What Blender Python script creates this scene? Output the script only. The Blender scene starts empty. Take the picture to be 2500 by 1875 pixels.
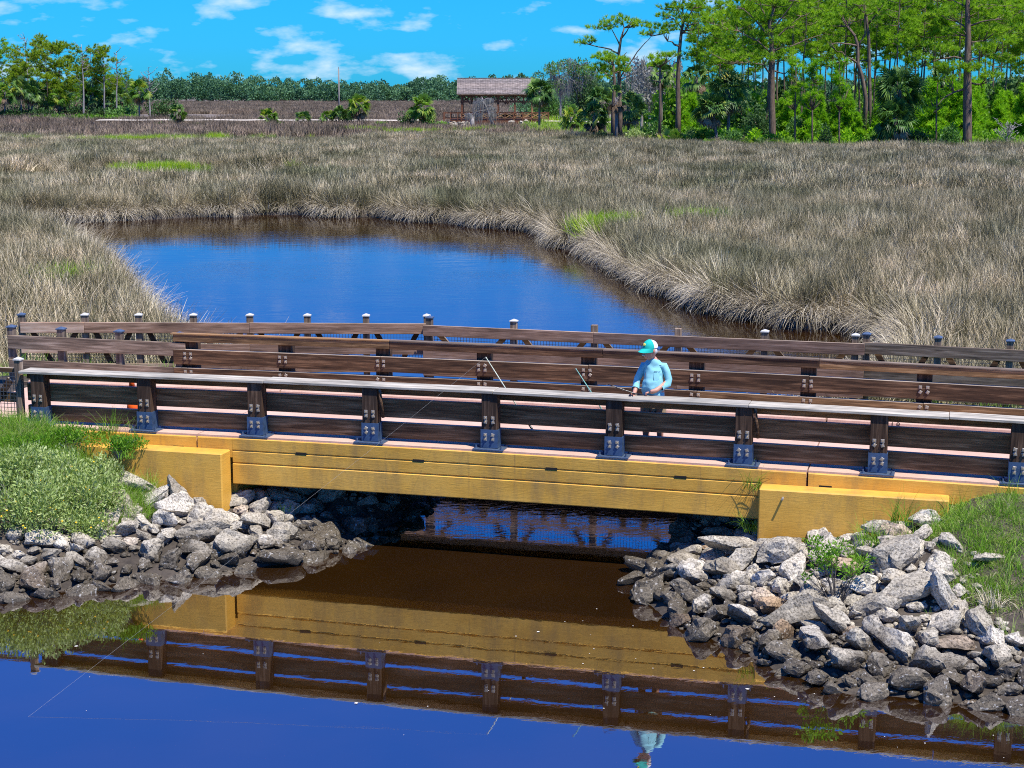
import bpy, bmesh, math, random
import numpy as np
from mathutils import Vector, Matrix, Euler

random.seed(7)
RNG = np.random.default_rng(11)
R = math.radians
SC = bpy.context.scene
COL = SC.collection

# ------------------------------------------------------------------ camera
PITCH = math.atan((937.5 - 218.0) / 4000.0)
CAM_H = 6.73
cam_d = bpy.data.cameras.new('camera')
cam = bpy.data.objects.new('camera', cam_d)
COL.objects.link(cam)
cam.location = (0, 0, CAM_H)
cam.rotation_euler = (R(90) - PITCH, 0, 0)
cam_d.sensor_width = 36.0
cam_d.lens = 4000.0 / 2500.0 * 36.0
cam_d.clip_start = 0.5
cam_d.clip_end = 6000
SC.camera = cam

# ------------------------------------------------------------------ sky, sun, exposure
SUN_EL, SUN_AZ = R(64), R(-46)            # towards the right and a little towards the camera
sun_dir = Vector((math.cos(SUN_EL) * math.cos(SUN_AZ), math.cos(SUN_EL) * math.sin(SUN_AZ), math.sin(SUN_EL)))
world = bpy.data.worlds.new('World')
SC.world = world
world.use_nodes = True
wn, wl = world.node_tree.nodes, world.node_tree.links
wn.clear()
w_out = wn.new('ShaderNodeOutputWorld')
w_bg = wn.new('ShaderNodeBackground')
w_bg.inputs['Strength'].default_value = 0.11
w_sky = wn.new('ShaderNodeTexSky')
w_sky.sky_type = 'NISHITA'
w_sky.sun_disc = False
w_sky.sun_elevation = SUN_EL
w_sky.sun_rotation = math.atan2(sun_dir.x, sun_dir.y)
w_sky.air_density = 1.0
w_sky.dust_density = 0.15
w_sky.ozone_density = 3.0
# the picture's strongly saturated blue: the same colour change over the whole sky
w_sep = wn.new('ShaderNodeSeparateColor'); wl.new(w_sky.outputs[0], w_sep.inputs[0])
w_cmb = wn.new('ShaderNodeCombineColor')
def w_math(op, a_, b_):
    n = wn.new('ShaderNodeMath'); n.operation = op
    for i_, v_ in enumerate((a_, b_)):
        if isinstance(v_, (int, float)): n.inputs[i_].default_value = v_
        else: wl.new(v_, n.inputs[i_])
    return n.outputs[0]
wl.new(w_math('MULTIPLY', w_sep.outputs[0], 0.04), w_cmb.inputs[0])
wl.new(w_math('MULTIPLY', w_sep.outputs[1], w_math('ADD', w_math('MULTIPLY', w_sep.outputs[0], -0.010), 0.53)), w_cmb.inputs[1])
wl.new(w_math('MULTIPLY', w_sep.outputs[2], w_math('ADD', w_math('MULTIPLY', w_sep.outputs[0], -0.065), 1.50)), w_cmb.inputs[2])
w_blue = w_cmb.outputs[0]
w_tc = wn.new('ShaderNodeTexCoord')
w_map = wn.new('ShaderNodeMapping')
w_map.inputs['Scale'].default_value = (27, 27, 72)
w_map.inputs['Location'].default_value = (3.1, 0.4, 7.7)
wl.new(w_tc.outputs['Generated'], w_map.inputs['Vector'])
w_nz = wn.new('ShaderNodeTexNoise')
w_nz.inputs['Scale'].default_value = 1.0
w_nz.inputs['Detail'].default_value = 7.0
w_nz.inputs['Roughness'].default_value = 0.52
wl.new(w_map.outputs[0], w_nz.inputs['Vector'])
w_rp = wn.new('ShaderNodeValToRGB')
w_rp.color_ramp.elements[0].position = 0.52
w_rp.color_ramp.elements[0].color = (0, 0, 0, 1)
w_rp.color_ramp.elements[1].position = 0.78
w_rp.color_ramp.elements[1].color = (0.85, 0.85, 0.85, 1)
wl.new(w_nz.outputs['Fac'], w_rp.inputs['Fac'])
w_mx = wn.new('ShaderNodeMix')
w_mx.data_type = 'RGBA'
w_mx.inputs[7].default_value = (6.2, 6.8, 7.4, 1)
w_sz = wn.new('ShaderNodeSeparateXYZ'); wl.new(w_tc.outputs['Generated'], w_sz.inputs[0])
w_cv = wn.new('ShaderNodeMapRange')                    # fair-weather puffs look thickest towards the horizon
w_cv.inputs[1].default_value = 0.03; w_cv.inputs[2].default_value = 0.24; w_cv.inputs[3].default_value = 1.0; w_cv.inputs[4].default_value = 0.0
wl.new(w_sz.outputs[2], w_cv.inputs[0])
wl.new(w_math('MULTIPLY', w_rp.outputs['Color'], w_cv.outputs[0]), w_mx.inputs[0])
wl.new(w_blue, w_mx.inputs[6])
wl.new(w_mx.outputs[2], w_bg.inputs['Color'])
wl.new(w_bg.outputs[0], w_out.inputs['Surface'])

sun_d = bpy.data.lights.new('sun', 'SUN')
sun_d.energy = 5.0
sun_d.angle = R(0.53)
sun_d.color = (1.0, 0.955, 0.88)
sun = bpy.data.objects.new('sun', sun_d)
COL.objects.link(sun)
sun.rotation_euler = sun_dir.to_track_quat('Z', 'Y').to_euler()
sun.location = (20, -10, 60)

SC.render.engine = 'CYCLES'
SC.view_settings.view_transform = 'Standard'
SC.view_settings.look = 'None'
SC.view_settings.exposure = 0.52
SC.view_settings.gamma = 1.0
SC.view_settings.use_curve_mapping = False
SC.cycles.max_bounces = 4
SC.cycles.diffuse_bounces = 2
SC.cycles.glossy_bounces = 3
SC.cycles.transmission_bounces = 3
SC.cycles.transparent_max_bounces = 4
SC.cycles.pixel_filter_type = 'BLACKMAN_HARRIS'
SC.cycles.filter_width = 1.05
SC.cycles.use_denoising = False
SC.cycles.caustics_reflective = False
SC.cycles.caustics_refractive = False

# ------------------------------------------------------------------ places
CP, SP = math.cos(PITCH), math.sin(PITCH)
def ray(px, py):
    dx, t = (px - 1250.0) / 4000.0, (937.5 - py) / 4000.0
    return Vector((dx, CP + t * SP, -SP + t * CP))
def P(px, py, z=0.0):                      # a photo point lying on level ground of height z
    d = ray(px, py)
    return Vector((0, 0, CAM_H)) + d * ((z - CAM_H) / d.z)
def PD(px, py, y):                         # a photo point at a known distance
    d = ray(px, py)
    return Vector((0, 0, CAM_H)) + d * (y / d.y)
BR_O = Vector((-0.33, 23.16, 1.60))        # middle of the near railing, deck level
BR_A = R(15.25)
BU = Vector((math.cos(BR_A), -math.sin(BR_A), 0))
BN = Vector((math.sin(BR_A), math.cos(BR_A), 0))
def B(u, v, z):                            # bridge coordinates: along, across (away), height above water
    return Vector((BR_O.x, BR_O.y, 0)) + BU * u + BN * v + Vector((0, 0, z))

# ------------------------------------------------------------------ mesh helpers
def tag(o, label=None, cat=None, group=None, kind=None):
    if label: o['label'] = label
    if cat: o['category'] = cat
    if group: o['group'] = group
    if kind: o['kind'] = kind
    return o
def empty(name, loc=(0, 0, 0), rz=0.0, parent=None):
    o = bpy.data.objects.new(name, None)
    o.empty_display_size = 0.2
    COL.objects.link(o)
    o.location = loc
    o.rotation_euler = (0, 0, rz)
    o.parent = parent
    return o
def link(name, me, mat=None, parent=None, loc=None, rot=None, scale=None):
    o = bpy.data.objects.new(name, me)
    COL.objects.link(o)
    if mat is not None and len(me.materials) == 0:
        me.materials.append(mat)
    if parent is not None: o.parent = parent
    if loc is not None: o.location = loc
    if rot is not None: o.rotation_euler = rot
    if scale is not None: o.scale = scale
    return o
def np_mesh(name, V, polys, r=None, smooth=False):
    """polys: list of int arrays (m,k); r: list of per-face floats matching polys"""
    me = bpy.data.meshes.new(name)
    V = np.asarray(V, dtype=np.float32)
    me.vertices.add(len(V))
    me.vertices.foreach_set('co', V.ravel())
    polys = [np.asarray(p, dtype=np.int32) for p in polys if len(p)]
    nl = sum(p.size for p in polys); npo = sum(len(p) for p in polys)
    me.loops.add(nl)
    me.polygons.add(npo)
    me.loops.foreach_set('vertex_index', np.concatenate([p.ravel() for p in polys]))
    tot = np.concatenate([np.full(len(p), p.shape[1], dtype=np.int32) for p in polys])
    st = np.zeros(npo, dtype=np.int32); st[1:] = np.cumsum(tot)[:-1]
    me.polygons.foreach_set('loop_start', st)
    me.polygons.foreach_set('loop_total', tot)
    if smooth:
        me.polygons.foreach_set('use_smooth', np.ones(npo, dtype=bool))
    me.update(calc_edges=True)
    if r is not None:
        at = me.attributes.new('r', 'FLOAT', 'FACE')
        at.data.foreach_set('value', np.concatenate([np.asarray(x, dtype=np.float32) for x in r]))
    return me
class MB:
    """collects simple shapes into one mesh"""
    def __init__(s): s.v = []; s.f = []; s.n = 0
    def add(s, vs, fs):
        b = s.n
        s.v.extend([tuple(v) for v in vs]); s.n += len(vs)
        s.f.extend([tuple(b + i for i in f) for f in fs])
    def box(s, c, size, rot=None, ch=0.0):
        hx, hy, hz = size[0] / 2, size[1] / 2, size[2] / 2
        M = Euler(rot).to_matrix() if rot is not None else None
        vs = []
        for x in (-hx, hx):
            for y in (-hy, hy):
                for z in (-hz, hz):
                    p = Vector((x, y, z))
                    if M: p = M @ p
                    vs.append(p + Vector(c))
        s.add(vs, [(0, 1, 3, 2), (4, 6, 7, 5), (0, 4, 5, 1), (2, 3, 7, 6), (0, 2, 6, 4), (1, 5, 7, 3)])
    def bar(s, a, b, w, h, up=(0, 0, 1)):
        a, b = Vector(a), Vector(b)
        d = (b - a); L = d.length; d.normalize()
        side = d.cross(Vector(up)); side.normalize()
        u2 = side.cross(d)
        vs = []
        for t in (0, 1):
            for sx in (-1, 1):
                for sz in (-1, 1):
                    vs.append(a + d * (L * t) + side * (sx * w / 2) + u2 * (sz * h / 2))
        s.add(vs, [(0, 1, 3, 2), (4, 6, 7, 5), (0, 4, 5, 1), (2, 3, 7, 6), (0, 2, 6, 4), (1, 5, 7, 3)])
    def tube(s, pts, rad, n=6, cap=True):
        pts = [Vector(p) for p in pts]
        if not hasattr(rad, '__len__'): rad = [rad] * len(pts)
        rings = []
        prev = None
        b = s.n
        vs = []
        for i, p in enumerate(pts):
            d = (pts[min(i + 1, len(pts) - 1)] - pts[max(i - 1, 0)])
            if d.length < 1e-9: d = Vector((0, 0, 1))
            d.normalize()
            if prev is None:
                a = Vector((1, 0, 0)) if abs(d.x) < 0.8 else Vector((0, 1, 0))
                x = d.cross(a); x.normalize()
            else:
                x = prev - d * prev.dot(d)
                if x.length < 1e-6: x = d.orthogonal()
                x.normalize()
            prev = x
            y = d.cross(x)
            for k in range(n):
                an = 2 * math.pi * k / n
                vs.append(p + (x * math.cos(an) + y * math.sin(an)) * rad[i])
        fs = []
        for i in range(len(pts) - 1):
            for k in range(n):
                k2 = (k + 1) % n
                fs.append((i * n + k, i * n + k2, (i + 1) * n + k2, (i + 1) * n + k))
        if cap:
            fs.append(tuple(range(n - 1, -1, -1)))
            fs.append(tuple((len(pts) - 1) * n + k for k in range(n)))
        s.add(vs, fs)
    def lathe(s, prof, c=(0, 0, 0), n=16):
        vs = []; fs = []
        for (r_, z) in prof:
            for k in range(n):
                an = 2 * math.pi * k / n
                vs.append((c[0] + r_ * math.cos(an), c[1] + r_ * math.sin(an), c[2] + z))
        for i in range(len(prof) - 1):
            for k in range(n):
                k2 = (k + 1) % n
                fs.append((i * n + k, i * n + k2, (i + 1) * n + k2, (i + 1) * n + k))
        fs.append(tuple(range(n - 1, -1, -1)))
        fs.append(tuple((len(prof) - 1) * n + k for k in range(n)))
        s.add(vs, fs)
    def ell(s, c, rad, nu=10, nv=7, rot=None):
        M = Euler(rot).to_matrix() if rot is not None else None
        vs = []; fs = []
        for i in range(nv + 1):
            th = math.pi * i / nv
            for k in range(nu):
                an = 2 * math.pi * k / nu
                p = Vector((rad[0] * math.sin(th) * math.cos(an), rad[1] * math.sin(th) * math.sin(an), rad[2] * math.cos(th)))
                if M: p = M @ p
                vs.append(p + Vector(c))
        for i in range(nv):
            for k in range(nu):
                k2 = (k + 1) % nu
                fs.append((i * nu + k, (i + 1) * nu + k, (i + 1) * nu + k2, i * nu + k2))
        s.add(vs, fs)
    def mesh(s, name, smooth=False, bevel=0.0, weld=False):
        me = bpy.data.meshes.new(name)
        me.from_pydata(s.v, [], s.f)
        if bevel > 0 or weld:
            bm = bmesh.new(); bm.from_mesh(me)
            if weld: bmesh.ops.remove_doubles(bm, verts=bm.verts, dist=1e-4)
            if bevel > 0:
                bmesh.ops.bevel(bm, geom=list(bm.edges), offset=bevel, segments=1, affect='EDGES', profile=0.5)
            bm.to_mesh(me); bm.free()
        if smooth:
            me.polygons.foreach_set('use_smooth', [True] * len(me.polygons))
        me.update()
        return me
    def build(s, name, mat, parent=None, smooth=False, bevel=0.0, loc=None, rot=None, weld=False):
        return link(name, s.mesh(name, smooth, bevel, weld), mat, parent, loc, rot)

def vnoise(x, y, seed=0):
    """smooth 2-D value noise 0..1"""
    x = np.asarray(x, dtype=np.float64); y = np.asarray(y, dtype=np.float64)
    xi = np.floor(x).astype(np.int64); yi = np.floor(y).astype(np.int64)
    xf = x - xi; yf = y - yi
    def h(a, b):
        n = (a * 374761393 + b * 668265263 + seed * 974711) & 0x7fffffff
        n = ((n ^ (n >> 13)) * 1274126177) & 0x7fffffff
        return ((n ^ (n >> 16)) & 0xffff) / 65535.0
    u = xf * xf * (3 - 2 * xf); v = yf * yf * (3 - 2 * yf)
    return (h(xi, yi) * (1 - u) + h(xi + 1, yi) * u) * (1 - v) + (h(xi, yi + 1) * (1 - u) + h(xi + 1, yi + 1) * u) * v
def unit(a):
    return a / np.maximum(np.linalg.norm(a, axis=-1, keepdims=True), 1e-9)
def rand_dirs(n, rng=RNG):
    return unit(rng.normal(size=(n, 3)))
def leaf_tris(C, D, L, W, rng=RNG):
    """n thin triangles starting at C along D"""
    n = len(C)
    S = unit(np.cross(D, rand_dirs(n, rng))) * (np.asarray(W) / 2).reshape(-1, 1)
    V = np.empty((n, 3, 3))
    V[:, 0] = C - S; V[:, 1] = C + S; V[:, 2] = C + D * np.asarray(L).reshape(-1, 1)
    return V.reshape(-1, 3), np.arange(n * 3).reshape(-1, 3)
def leaf_diamonds(C, D, L, W, rng=RNG):
    n = len(C)
    S = unit(np.cross(D, rand_dirs(n, rng))) * (np.asarray(W) / 2).reshape(-1, 1)
    LL = np.asarray(L).reshape(-1, 1)
    V = np.empty((n, 4, 3))
    V[:, 0] = C; V[:, 1] = C + D * LL * 0.5 + S; V[:, 2] = C + D * LL; V[:, 3] = C + D * LL * 0.5 - S
    return V.reshape(-1, 3), np.arange(n * 4).reshape(-1, 4)
def blades(base, az, lean, bend, L, W, seg=3, rng=RNG, taper=0.15):
    """grass blades: leave the ground at 'lean' from vertical towards az and bend over by 'bend' radians"""
    n = len(base)
    out = np.stack([np.cos(az), np.sin(az), np.zeros(n)], 1)
    side = np.stack([-np.sin(az), np.cos(az), np.zeros(n)], 1)
    tw = rng.uniform(-1.2, 1.2, n)
    side = side * np.cos(tw)[:, None] + out * np.sin(tw)[:, None]
    p = base.copy()
    rows = []
    for i in range(seg + 1):
        t = i / seg
        w = W * (1 - (1 - taper) * t) / 2
        rows.append((p - side * w[:, None], p + side * w[:, None]))
        th = lean + bend * (i + 0.5) / seg
        p = p + (out * np.sin(th)[:, None] + np.array([0, 0, 1.0]) * np.cos(th)[:, None]) * (L / seg)[:, None]
    V = np.stack([q for ab in rows for q in ab], 1)      # n, 2(seg+1), 3
    m = 2 * (seg + 1)
    F = []
    idx = np.arange(n)[:, None] * m
    for i in range(seg):
        F.append(idx + np.array([2 * i, 2 * i + 1, 2 * i + 3, 2 * i + 2]))
    return V.reshape(-1, 3), np.concatenate(F, 0), seg

# ------------------------------------------------------------------ materials
def newmat(name):
    m = bpy.data.materials.new(name)
    m.use_nodes = True
    nt = m.node_tree
    nt.nodes.clear()
    out = nt.nodes.new('ShaderNodeOutputMaterial')
    bs = nt.nodes.new('ShaderNodeBsdfPrincipled')
    nt.links.new(bs.outputs[0], out.inputs[0])
    return m, nt, bs, out
def ramp(nt, fac, stops, interp='LINEAR'):
    n = nt.nodes.new('ShaderNodeValToRGB')
    cr = n.color_ramp
    cr.interpolation = interp
    while len(cr.elements) > 1: cr.elements.remove(cr.elements[0])
    cr.elements[0].position = stops[0][0]
    cr.elements[0].color = (*stops[0][1], 1)
    for p, c in stops[1:]:
        e = cr.elements.new(p); e.color = (*c, 1)
    if fac is not None: nt.links.new(fac, n.inputs['Fac'])
    return n.outputs['Color']
def noise(nt, vec, scale, detail=4.0, rough=0.55, dist=0.0):
    n = nt.nodes.new('ShaderNodeTexNoise')
    n.inputs['Scale'].default_value = scale
    n.inputs['Detail'].default_value = detail
    n.inputs['Roughness'].default_value = rough
    n.inputs['Distortion'].default_value = dist
    if vec is not None: nt.links.new(vec, n.inputs['Vector'])
    return n.outputs['Fac']
def mapping(nt, vec, scale=(1, 1, 1), loc=None):
    n = nt.nodes.new('ShaderNodeMapping')
    n.inputs['Scale'].default_value = scale
    nt.links.new(vec, n.inputs['Vector'])
    if loc is not None: nt.links.new(loc, n.inputs['Location'])
    return n.outputs[0]
def coords(nt, which='Object'):
    return nt.nodes.new('ShaderNodeTexCoord').outputs[which]
def worldpos(nt):
    return nt.nodes.new('ShaderNodeNewGeometry').outputs['Position']
def mixc(nt, fac, a, b, blend='MIX'):
    n = nt.nodes.new('ShaderNodeMix')
    n.data_type = 'RGBA'; n.blend_type = blend
    for s_, v in ((0, fac), (6, a), (7, b)):
        if isinstance(v, (int, float)): n.inputs[s_].default_value = v
        elif isinstance(v, tuple): n.inputs[s_].default_value = (*v, 1)
        else: nt.links.new(v, n.inputs[s_])
    return n.outputs[2]
def math_(nt, op, a, b=None):
    n = nt.nodes.new('ShaderNodeMath'); n.operation = op
    for i, v in enumerate((a, b)):
        if v is None: continue
        if isinstance(v, (int, float)): n.inputs[i].default_value = v
        else: nt.links.new(v, n.inputs[i])
    return n.outputs[0]
def bump(nt, bs, h, strength=0.3, dist=0.02):
    n = nt.nodes.new('ShaderNodeBump')
    n.inputs['Strength'].default_value = strength
    n.inputs['Distance'].default_value = dist
    nt.links.new(h, n.inputs['Height'])
    nt.links.new(n.outputs[0], bs.inputs['Normal'])
def objrand(nt):
    return nt.nodes.new('ShaderNodeObjectInfo').outputs['Random']
def attr(nt, name='r'):
    n = nt.nodes.new('ShaderNodeAttribute'); n.attribute_name = name
    return n.outputs['Fac']

M = {}
def wood(name, dark, mid, light, rough=0.8, grain=1.0, bumpy=0.35, top_light=0.0):
    m, nt, bs, out = newmat(name)
    oc = coords(nt)
    rnd = objrand(nt)
    off = nt.nodes.new('ShaderNodeCombineXYZ')
    for i in range(3): nt.links.new(math_(nt, 'MULTIPLY', rnd, 37.0 + 11 * i), off.inputs[i])
    v = mapping(nt, oc, (0.9, 16 * grain, 16 * grain), off.outputs[0])
    g = noise(nt, v, 1.6, 6, 0.62, 0.6)
    v2 = mapping(nt, oc, (0.7, 3.0, 3.0), off.outputs[0])
    b = noise(nt, v2, 1.5, 3, 0.6)
    c1 = ramp(nt, g, [(0.3, dark), (0.52, mid), (0.72, light)])
    c2 = mixc(nt, 1.0, c1, ramp(nt, b, [(0.3, (0.55, 0.55, 0.55)), (0.7, (1.15, 1.12, 1.1))]), 'MULTIPLY')
    c3 = mixc(nt, 1.0, c2, ramp(nt, rnd, [(0.0, (0.78, 0.78, 0.8)), (1.0, (1.2, 1.14, 1.08))]), 'MULTIPLY')
    if top_light:                                            # paler upper faces: sunlit top edges and weathering put into the colour
        ge = nt.nodes.new('ShaderNodeNewGeometry'); sz = nt.nodes.new('ShaderNodeSeparateXYZ'); nt.links.new(ge.outputs['Normal'], sz.inputs[0])
        c3 = mixc(nt, ramp(nt, sz.outputs[2], [(0.55, (0, 0, 0)), (0.85, (top_light, top_light, top_light))]), c3, ramp(nt, g, [(0.3, (0.22, 0.17, 0.12)), (0.7, (0.62, 0.52, 0.40))]))
    nt.links.new(c3, bs.inputs['Base Color'])
    bs.inputs['Roughness'].default_value = rough
    bs.inputs['Specular IOR Level'].default_value = 0.25
    bump(nt, bs, g, bumpy, 0.006)
    M[name] = m
wood('dark_wood', (0.045, 0.025, 0.011), (0.21, 0.125, 0.055), (0.46, 0.31, 0.16), top_light=0.9)
wood('post_wood', (0.018, 0.010, 0.006), (0.075, 0.045, 0.027), (0.19, 0.125, 0.08))
wood('brown_wood', (0.022, 0.012, 0.006), (0.095, 0.053, 0.027), (0.27, 0.165, 0.09), top_light=0.9)
wood('pink_wood', (0.12, 0.07, 0.045), (0.30, 0.185, 0.125), (0.48, 0.33, 0.24), top_light=0.6)
wood('grey_wood', (0.07, 0.052, 0.036), (0.23, 0.172, 0.12), (0.44, 0.36, 0.27))
wood('new_wood', (0.33, 0.2, 0.13), (0.5, 0.36, 0.27), (0.62, 0.5, 0.41))
wood('cap_wood', (0.10, 0.09, 0.065), (0.55, 0.51, 0.41), (0.84, 0.80, 0.68), 0.85, 1.3, 0.5)
wood('orange_wood', (0.26, 0.13, 0.05), (0.45, 0.26, 0.11), (0.55, 0.36, 0.18))
wood('gazebo_wood', (0.07, 0.03, 0.015), (0.2, 0.085, 0.045), (0.34, 0.15, 0.08))

def paint_mat():
    m, nt, bs, out = newmat('ochre_paint')
    wp = worldpos(nt)
    n1 = noise(nt, mapping(nt, wp, (0.6, 0.6, 0.9)), 1.6, 5, 0.6)
    c = ramp(nt, n1, [(0.3, (0.60, 0.31, 0.04)), (0.5, (0.72, 0.39, 0.06)), (0.75, (0.78, 0.45, 0.09))])
    n2 = noise(nt, mapping(nt, wp, (0.9, 0.9, 0.28)), 2.6, 7, 0.7)
    c = mixc(nt, ramp(nt, n2, [(0.47, (0, 0, 0)), (0.70, (0.75, 0.75, 0.75))]), c, (0.30, 0.19, 0.065))
    n5 = noise(nt, mapping(nt, wp, (5.0, 5.0, 0.35)), 2.0, 5, 0.7)
    c = mixc(nt, ramp(nt, n5, [(0.60, (0, 0, 0)), (0.80, (0.6, 0.6, 0.6))]), c, (0.16, 0.11, 0.06))
    # bare concrete where the paint has flaked off near the waterline of the wing walls
    sx = nt.nodes.new('ShaderNodeSeparateXYZ'); nt.links.new(wp, sx.inputs[0])
    n3 = noise(nt, wp, 5.0, 5, 0.7)
    h = math_(nt, 'ADD', math_(nt, 'MULTIPLY', sx.outputs[2], -1.4), math_(nt, 'MULTIPLY', n3, 1.3))
    fl = ramp(nt, h, [(-0.0, (0, 0, 0)), (0.02, (1, 1, 1))])
    c = mixc(nt, fl, c, (0.26, 0.235, 0.20))
    nt.links.new(c, bs.inputs['Base Color'])
    bs.inputs['Roughness'].default_value = 0.55
    bs.inputs['Specular IOR Level'].default_value = 0.35
    w = noise(nt, mapping(nt, wp, (2.0, 2.0, 14.0)), 2.2, 5, 0.6, 1.2)
    f2 = noise(nt, wp, 26.0, 4, 0.6)
    hh = math_(nt, 'ADD', w, math_(nt, 'MULTIPLY', f2, 0.25))
    bump(nt, bs, hh, 0.30, 0.010)
    M['paint'] = m
paint_mat()
def flat(name, col, rough=0.6, metal=0.0, var=0.15, scale=12.0, spec=0.4, bmp=0.0):
    m, nt, bs, out = newmat(name)
    n1 = noise(nt, coords(nt), scale, 4, 0.6)
    lo = tuple(max(0, c * (1 - var)) for c in col); hi = tuple(min(1, c * (1 + var)) for c in col)
    nt.links.new(ramp(nt, n1, [(0.3, lo), (0.7, hi)]), bs.inputs['Base Color'])
    bs.inputs['Roughness'].default_value = rough
    bs.inputs['Metallic'].default_value = metal
    bs.inputs['Specular IOR Level'].default_value = spec
    if bmp: bump(nt, bs, n1, bmp, 0.01)
    M[name] = m
    return m
flat('bracket', (0.04, 0.078, 0.15), 0.45, 0.0, 0.35, 9, 0.5)
flat('galv', (0.36, 0.33, 0.29), 0.5, 0.4, 0.3, 40)
flat('brass', (0.42, 0.33, 0.2), 0.5, 0.4, 0.3, 40)
flat('cap_metal', (0.09, 0.13, 0.2), 0.4, 0.3, 0.3, 20)
flat('white_cap', (0.5, 0.48, 0.43), 0.5, 0.0, 0.15, 20)
flat('wire', (0.11, 0.115, 0.12), 0.5, 0.6, 0.2, 20)
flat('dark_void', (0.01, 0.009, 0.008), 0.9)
flat('skin', (0.52, 0.26, 0.18), 0.5, 0.0, 0.15, 18, 0.35)
flat('shirt', (0.235, 0.52, 0.57), 0.85, 0.0, 0.10, 9, 0.1, 0.3)
flat('shorts', (0.34, 0.25, 0.16), 0.9, 0.0, 0.1, 12, 0.1)
flat('hat_teal', (0.02, 0.44, 0.37), 0.8, 0.0, 0.08, 12, 0.1)
flat('hat_white', (0.78, 0.77, 0.74), 0.85, 0.0, 0.06, 12, 0.1)
flat('logo_yellow', (0.75, 0.62, 0.12), 0.7)
flat('black_plastic', (0.012, 0.012, 0.013), 0.25)
flat('grey_hair', (0.55, 0.52, 0.5), 0.8)
flat('shoe_blue', (0.12, 0.24, 0.45), 0.7)
flat('shoe_white', (0.75, 0.74, 0.72), 0.7)
flat('orange', (0.85, 0.13, 0.015), 0.5)
flat('reflect_white', (0.82, 0.8, 0.78), 0.5)
flat('rod_pale', (0.5, 0.55, 0.42), 0.4)
flat('rod_green', (0.16, 0.4, 0.33), 0.4)
flat('line', (0.3, 0.3, 0.28), 0.4)
flat('pole_grey', (0.22, 0.2, 0.18), 0.8)
flat('plastic_bag', (0.2, 0.24, 0.3), 0.45)
flat('foam', (0.7, 0.66, 0.58), 0.8)
flat('shell', (0.62, 0.6, 0.55), 0.7)
flat('flower', (0.8, 0.5, 0.02), 0.7)
flat('path_sand', (0.55, 0.49, 0.40), 0.95, 0, 0.15, 0.6, 0.1)

def deck_mat():
    m, nt, bs, out = newmat('deck_concrete')
    wp = worldpos(nt)
    a = noise(nt, wp, 1.4, 5, 0.6); b = noise(nt, wp, 40, 3, 0.6)
    c = ramp(nt, a, [(0.3, (0.50, 0.32, 0.24)), (0.7, (0.62, 0.42, 0.33))])
    c = mixc(nt, 1.0, c, ramp(nt, b, [(0.3, (0.85, 0.85, 0.85)), (0.7, (1.08, 1.08, 1.08))]), 'MULTIPLY')
    nt.links.new(c, bs.inputs['Base Color']); bs.inputs['Roughness'].default_value = 0.85
    bs.inputs['Specular IOR Level'].default_value = 0.2
    bump(nt, bs, b, 0.2, 0.004)
    M['deck'] = m
deck_mat()
def rock_mat():
    m, nt, bs, out = newmat('riprap_stone')
    oc = coords(nt); wp = worldpos(nt); rnd = objrand(nt)
    base = ramp(nt, rnd, [(0.0, (0.34, 0.30, 0.235)), (0.3, (0.58, 0.52, 0.42)), (0.65, (0.46, 0.41, 0.325)), (0.93, (0.70, 0.64, 0.54)), (1.0, (0.50, 0.35, 0.22))])
    n1 = noise(nt, wp, 2.6, 5, 0.65)
    c = mixc(nt, 1.0, base, ramp(nt, n1, [(0.3, (0.6, 0.58, 0.56)), (0.7, (1.2, 1.2, 1.2))]), 'MULTIPLY')
    n2 = noise(nt, wp, 34, 6, 0.75)
    c = mixc(nt, 1.0, c, ramp(nt, n2, [(0.38, (0.22, 0.21, 0.19)), (0.52, (0.95, 0.95, 0.93)), (0.72, (1.3, 1.3, 1.28))]), 'MULTIPLY')
    # tide line: wet, algae-dark stone up to about half a metre above the water
    sx = nt.nodes.new('ShaderNodeSeparateXYZ'); nt.links.new(wp, sx.inputs[0])
    n3 = noise(nt, wp, 1.7, 4, 0.6)
    h = math_(nt, 'ADD', sx.outputs[2], math_(nt, 'MULTIPLY', n3, -0.55))
    wet = ramp(nt, h, [(-0.0, (1, 1, 1)), (0.16, (0, 0, 0))])
    dk = mixc(nt, 1.0, c, (0.27, 0.25, 0.22), 'MULTIPLY')
    c = mixc(nt, wet, c, dk)
    # pale oyster crust in the tidal band
    n4 = noise(nt, wp, 21, 2, 0.5)
    oy = math_(nt, 'MULTIPLY', ramp(nt, n4, [(0.63, (0, 0, 0)), (0.68, (1, 1, 1))]), wet)
    c = mixc(nt, math_(nt, 'MULTIPLY', oy, 0.75), c, (0.42, 0.40, 0.36))
    nt.links.new(c, bs.inputs['Base Color'])
    nt.links.new(ramp(nt, wet, [(0, (0.9, 0.9, 0.9)), (1, (0.5, 0.5, 0.5))]), bs.inputs['Roughness'])
    bs.inputs['Specular IOR Level'].default_value = 0.35
    v = nt.nodes.new('ShaderNodeTexVoronoi'); v.inputs['Scale'].default_value = 26; nt.links.new(wp, v.inputs['Vector'])
    hh = math_(nt, 'ADD', math_(nt, 'MULTIPLY', n2, 1.0), math_(nt, 'MULTIPLY', v.outputs['Distance'], 0.5))
    bump(nt, bs, hh, 0.8, 0.02)
    M['rock'] = m
rock_mat()
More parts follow.
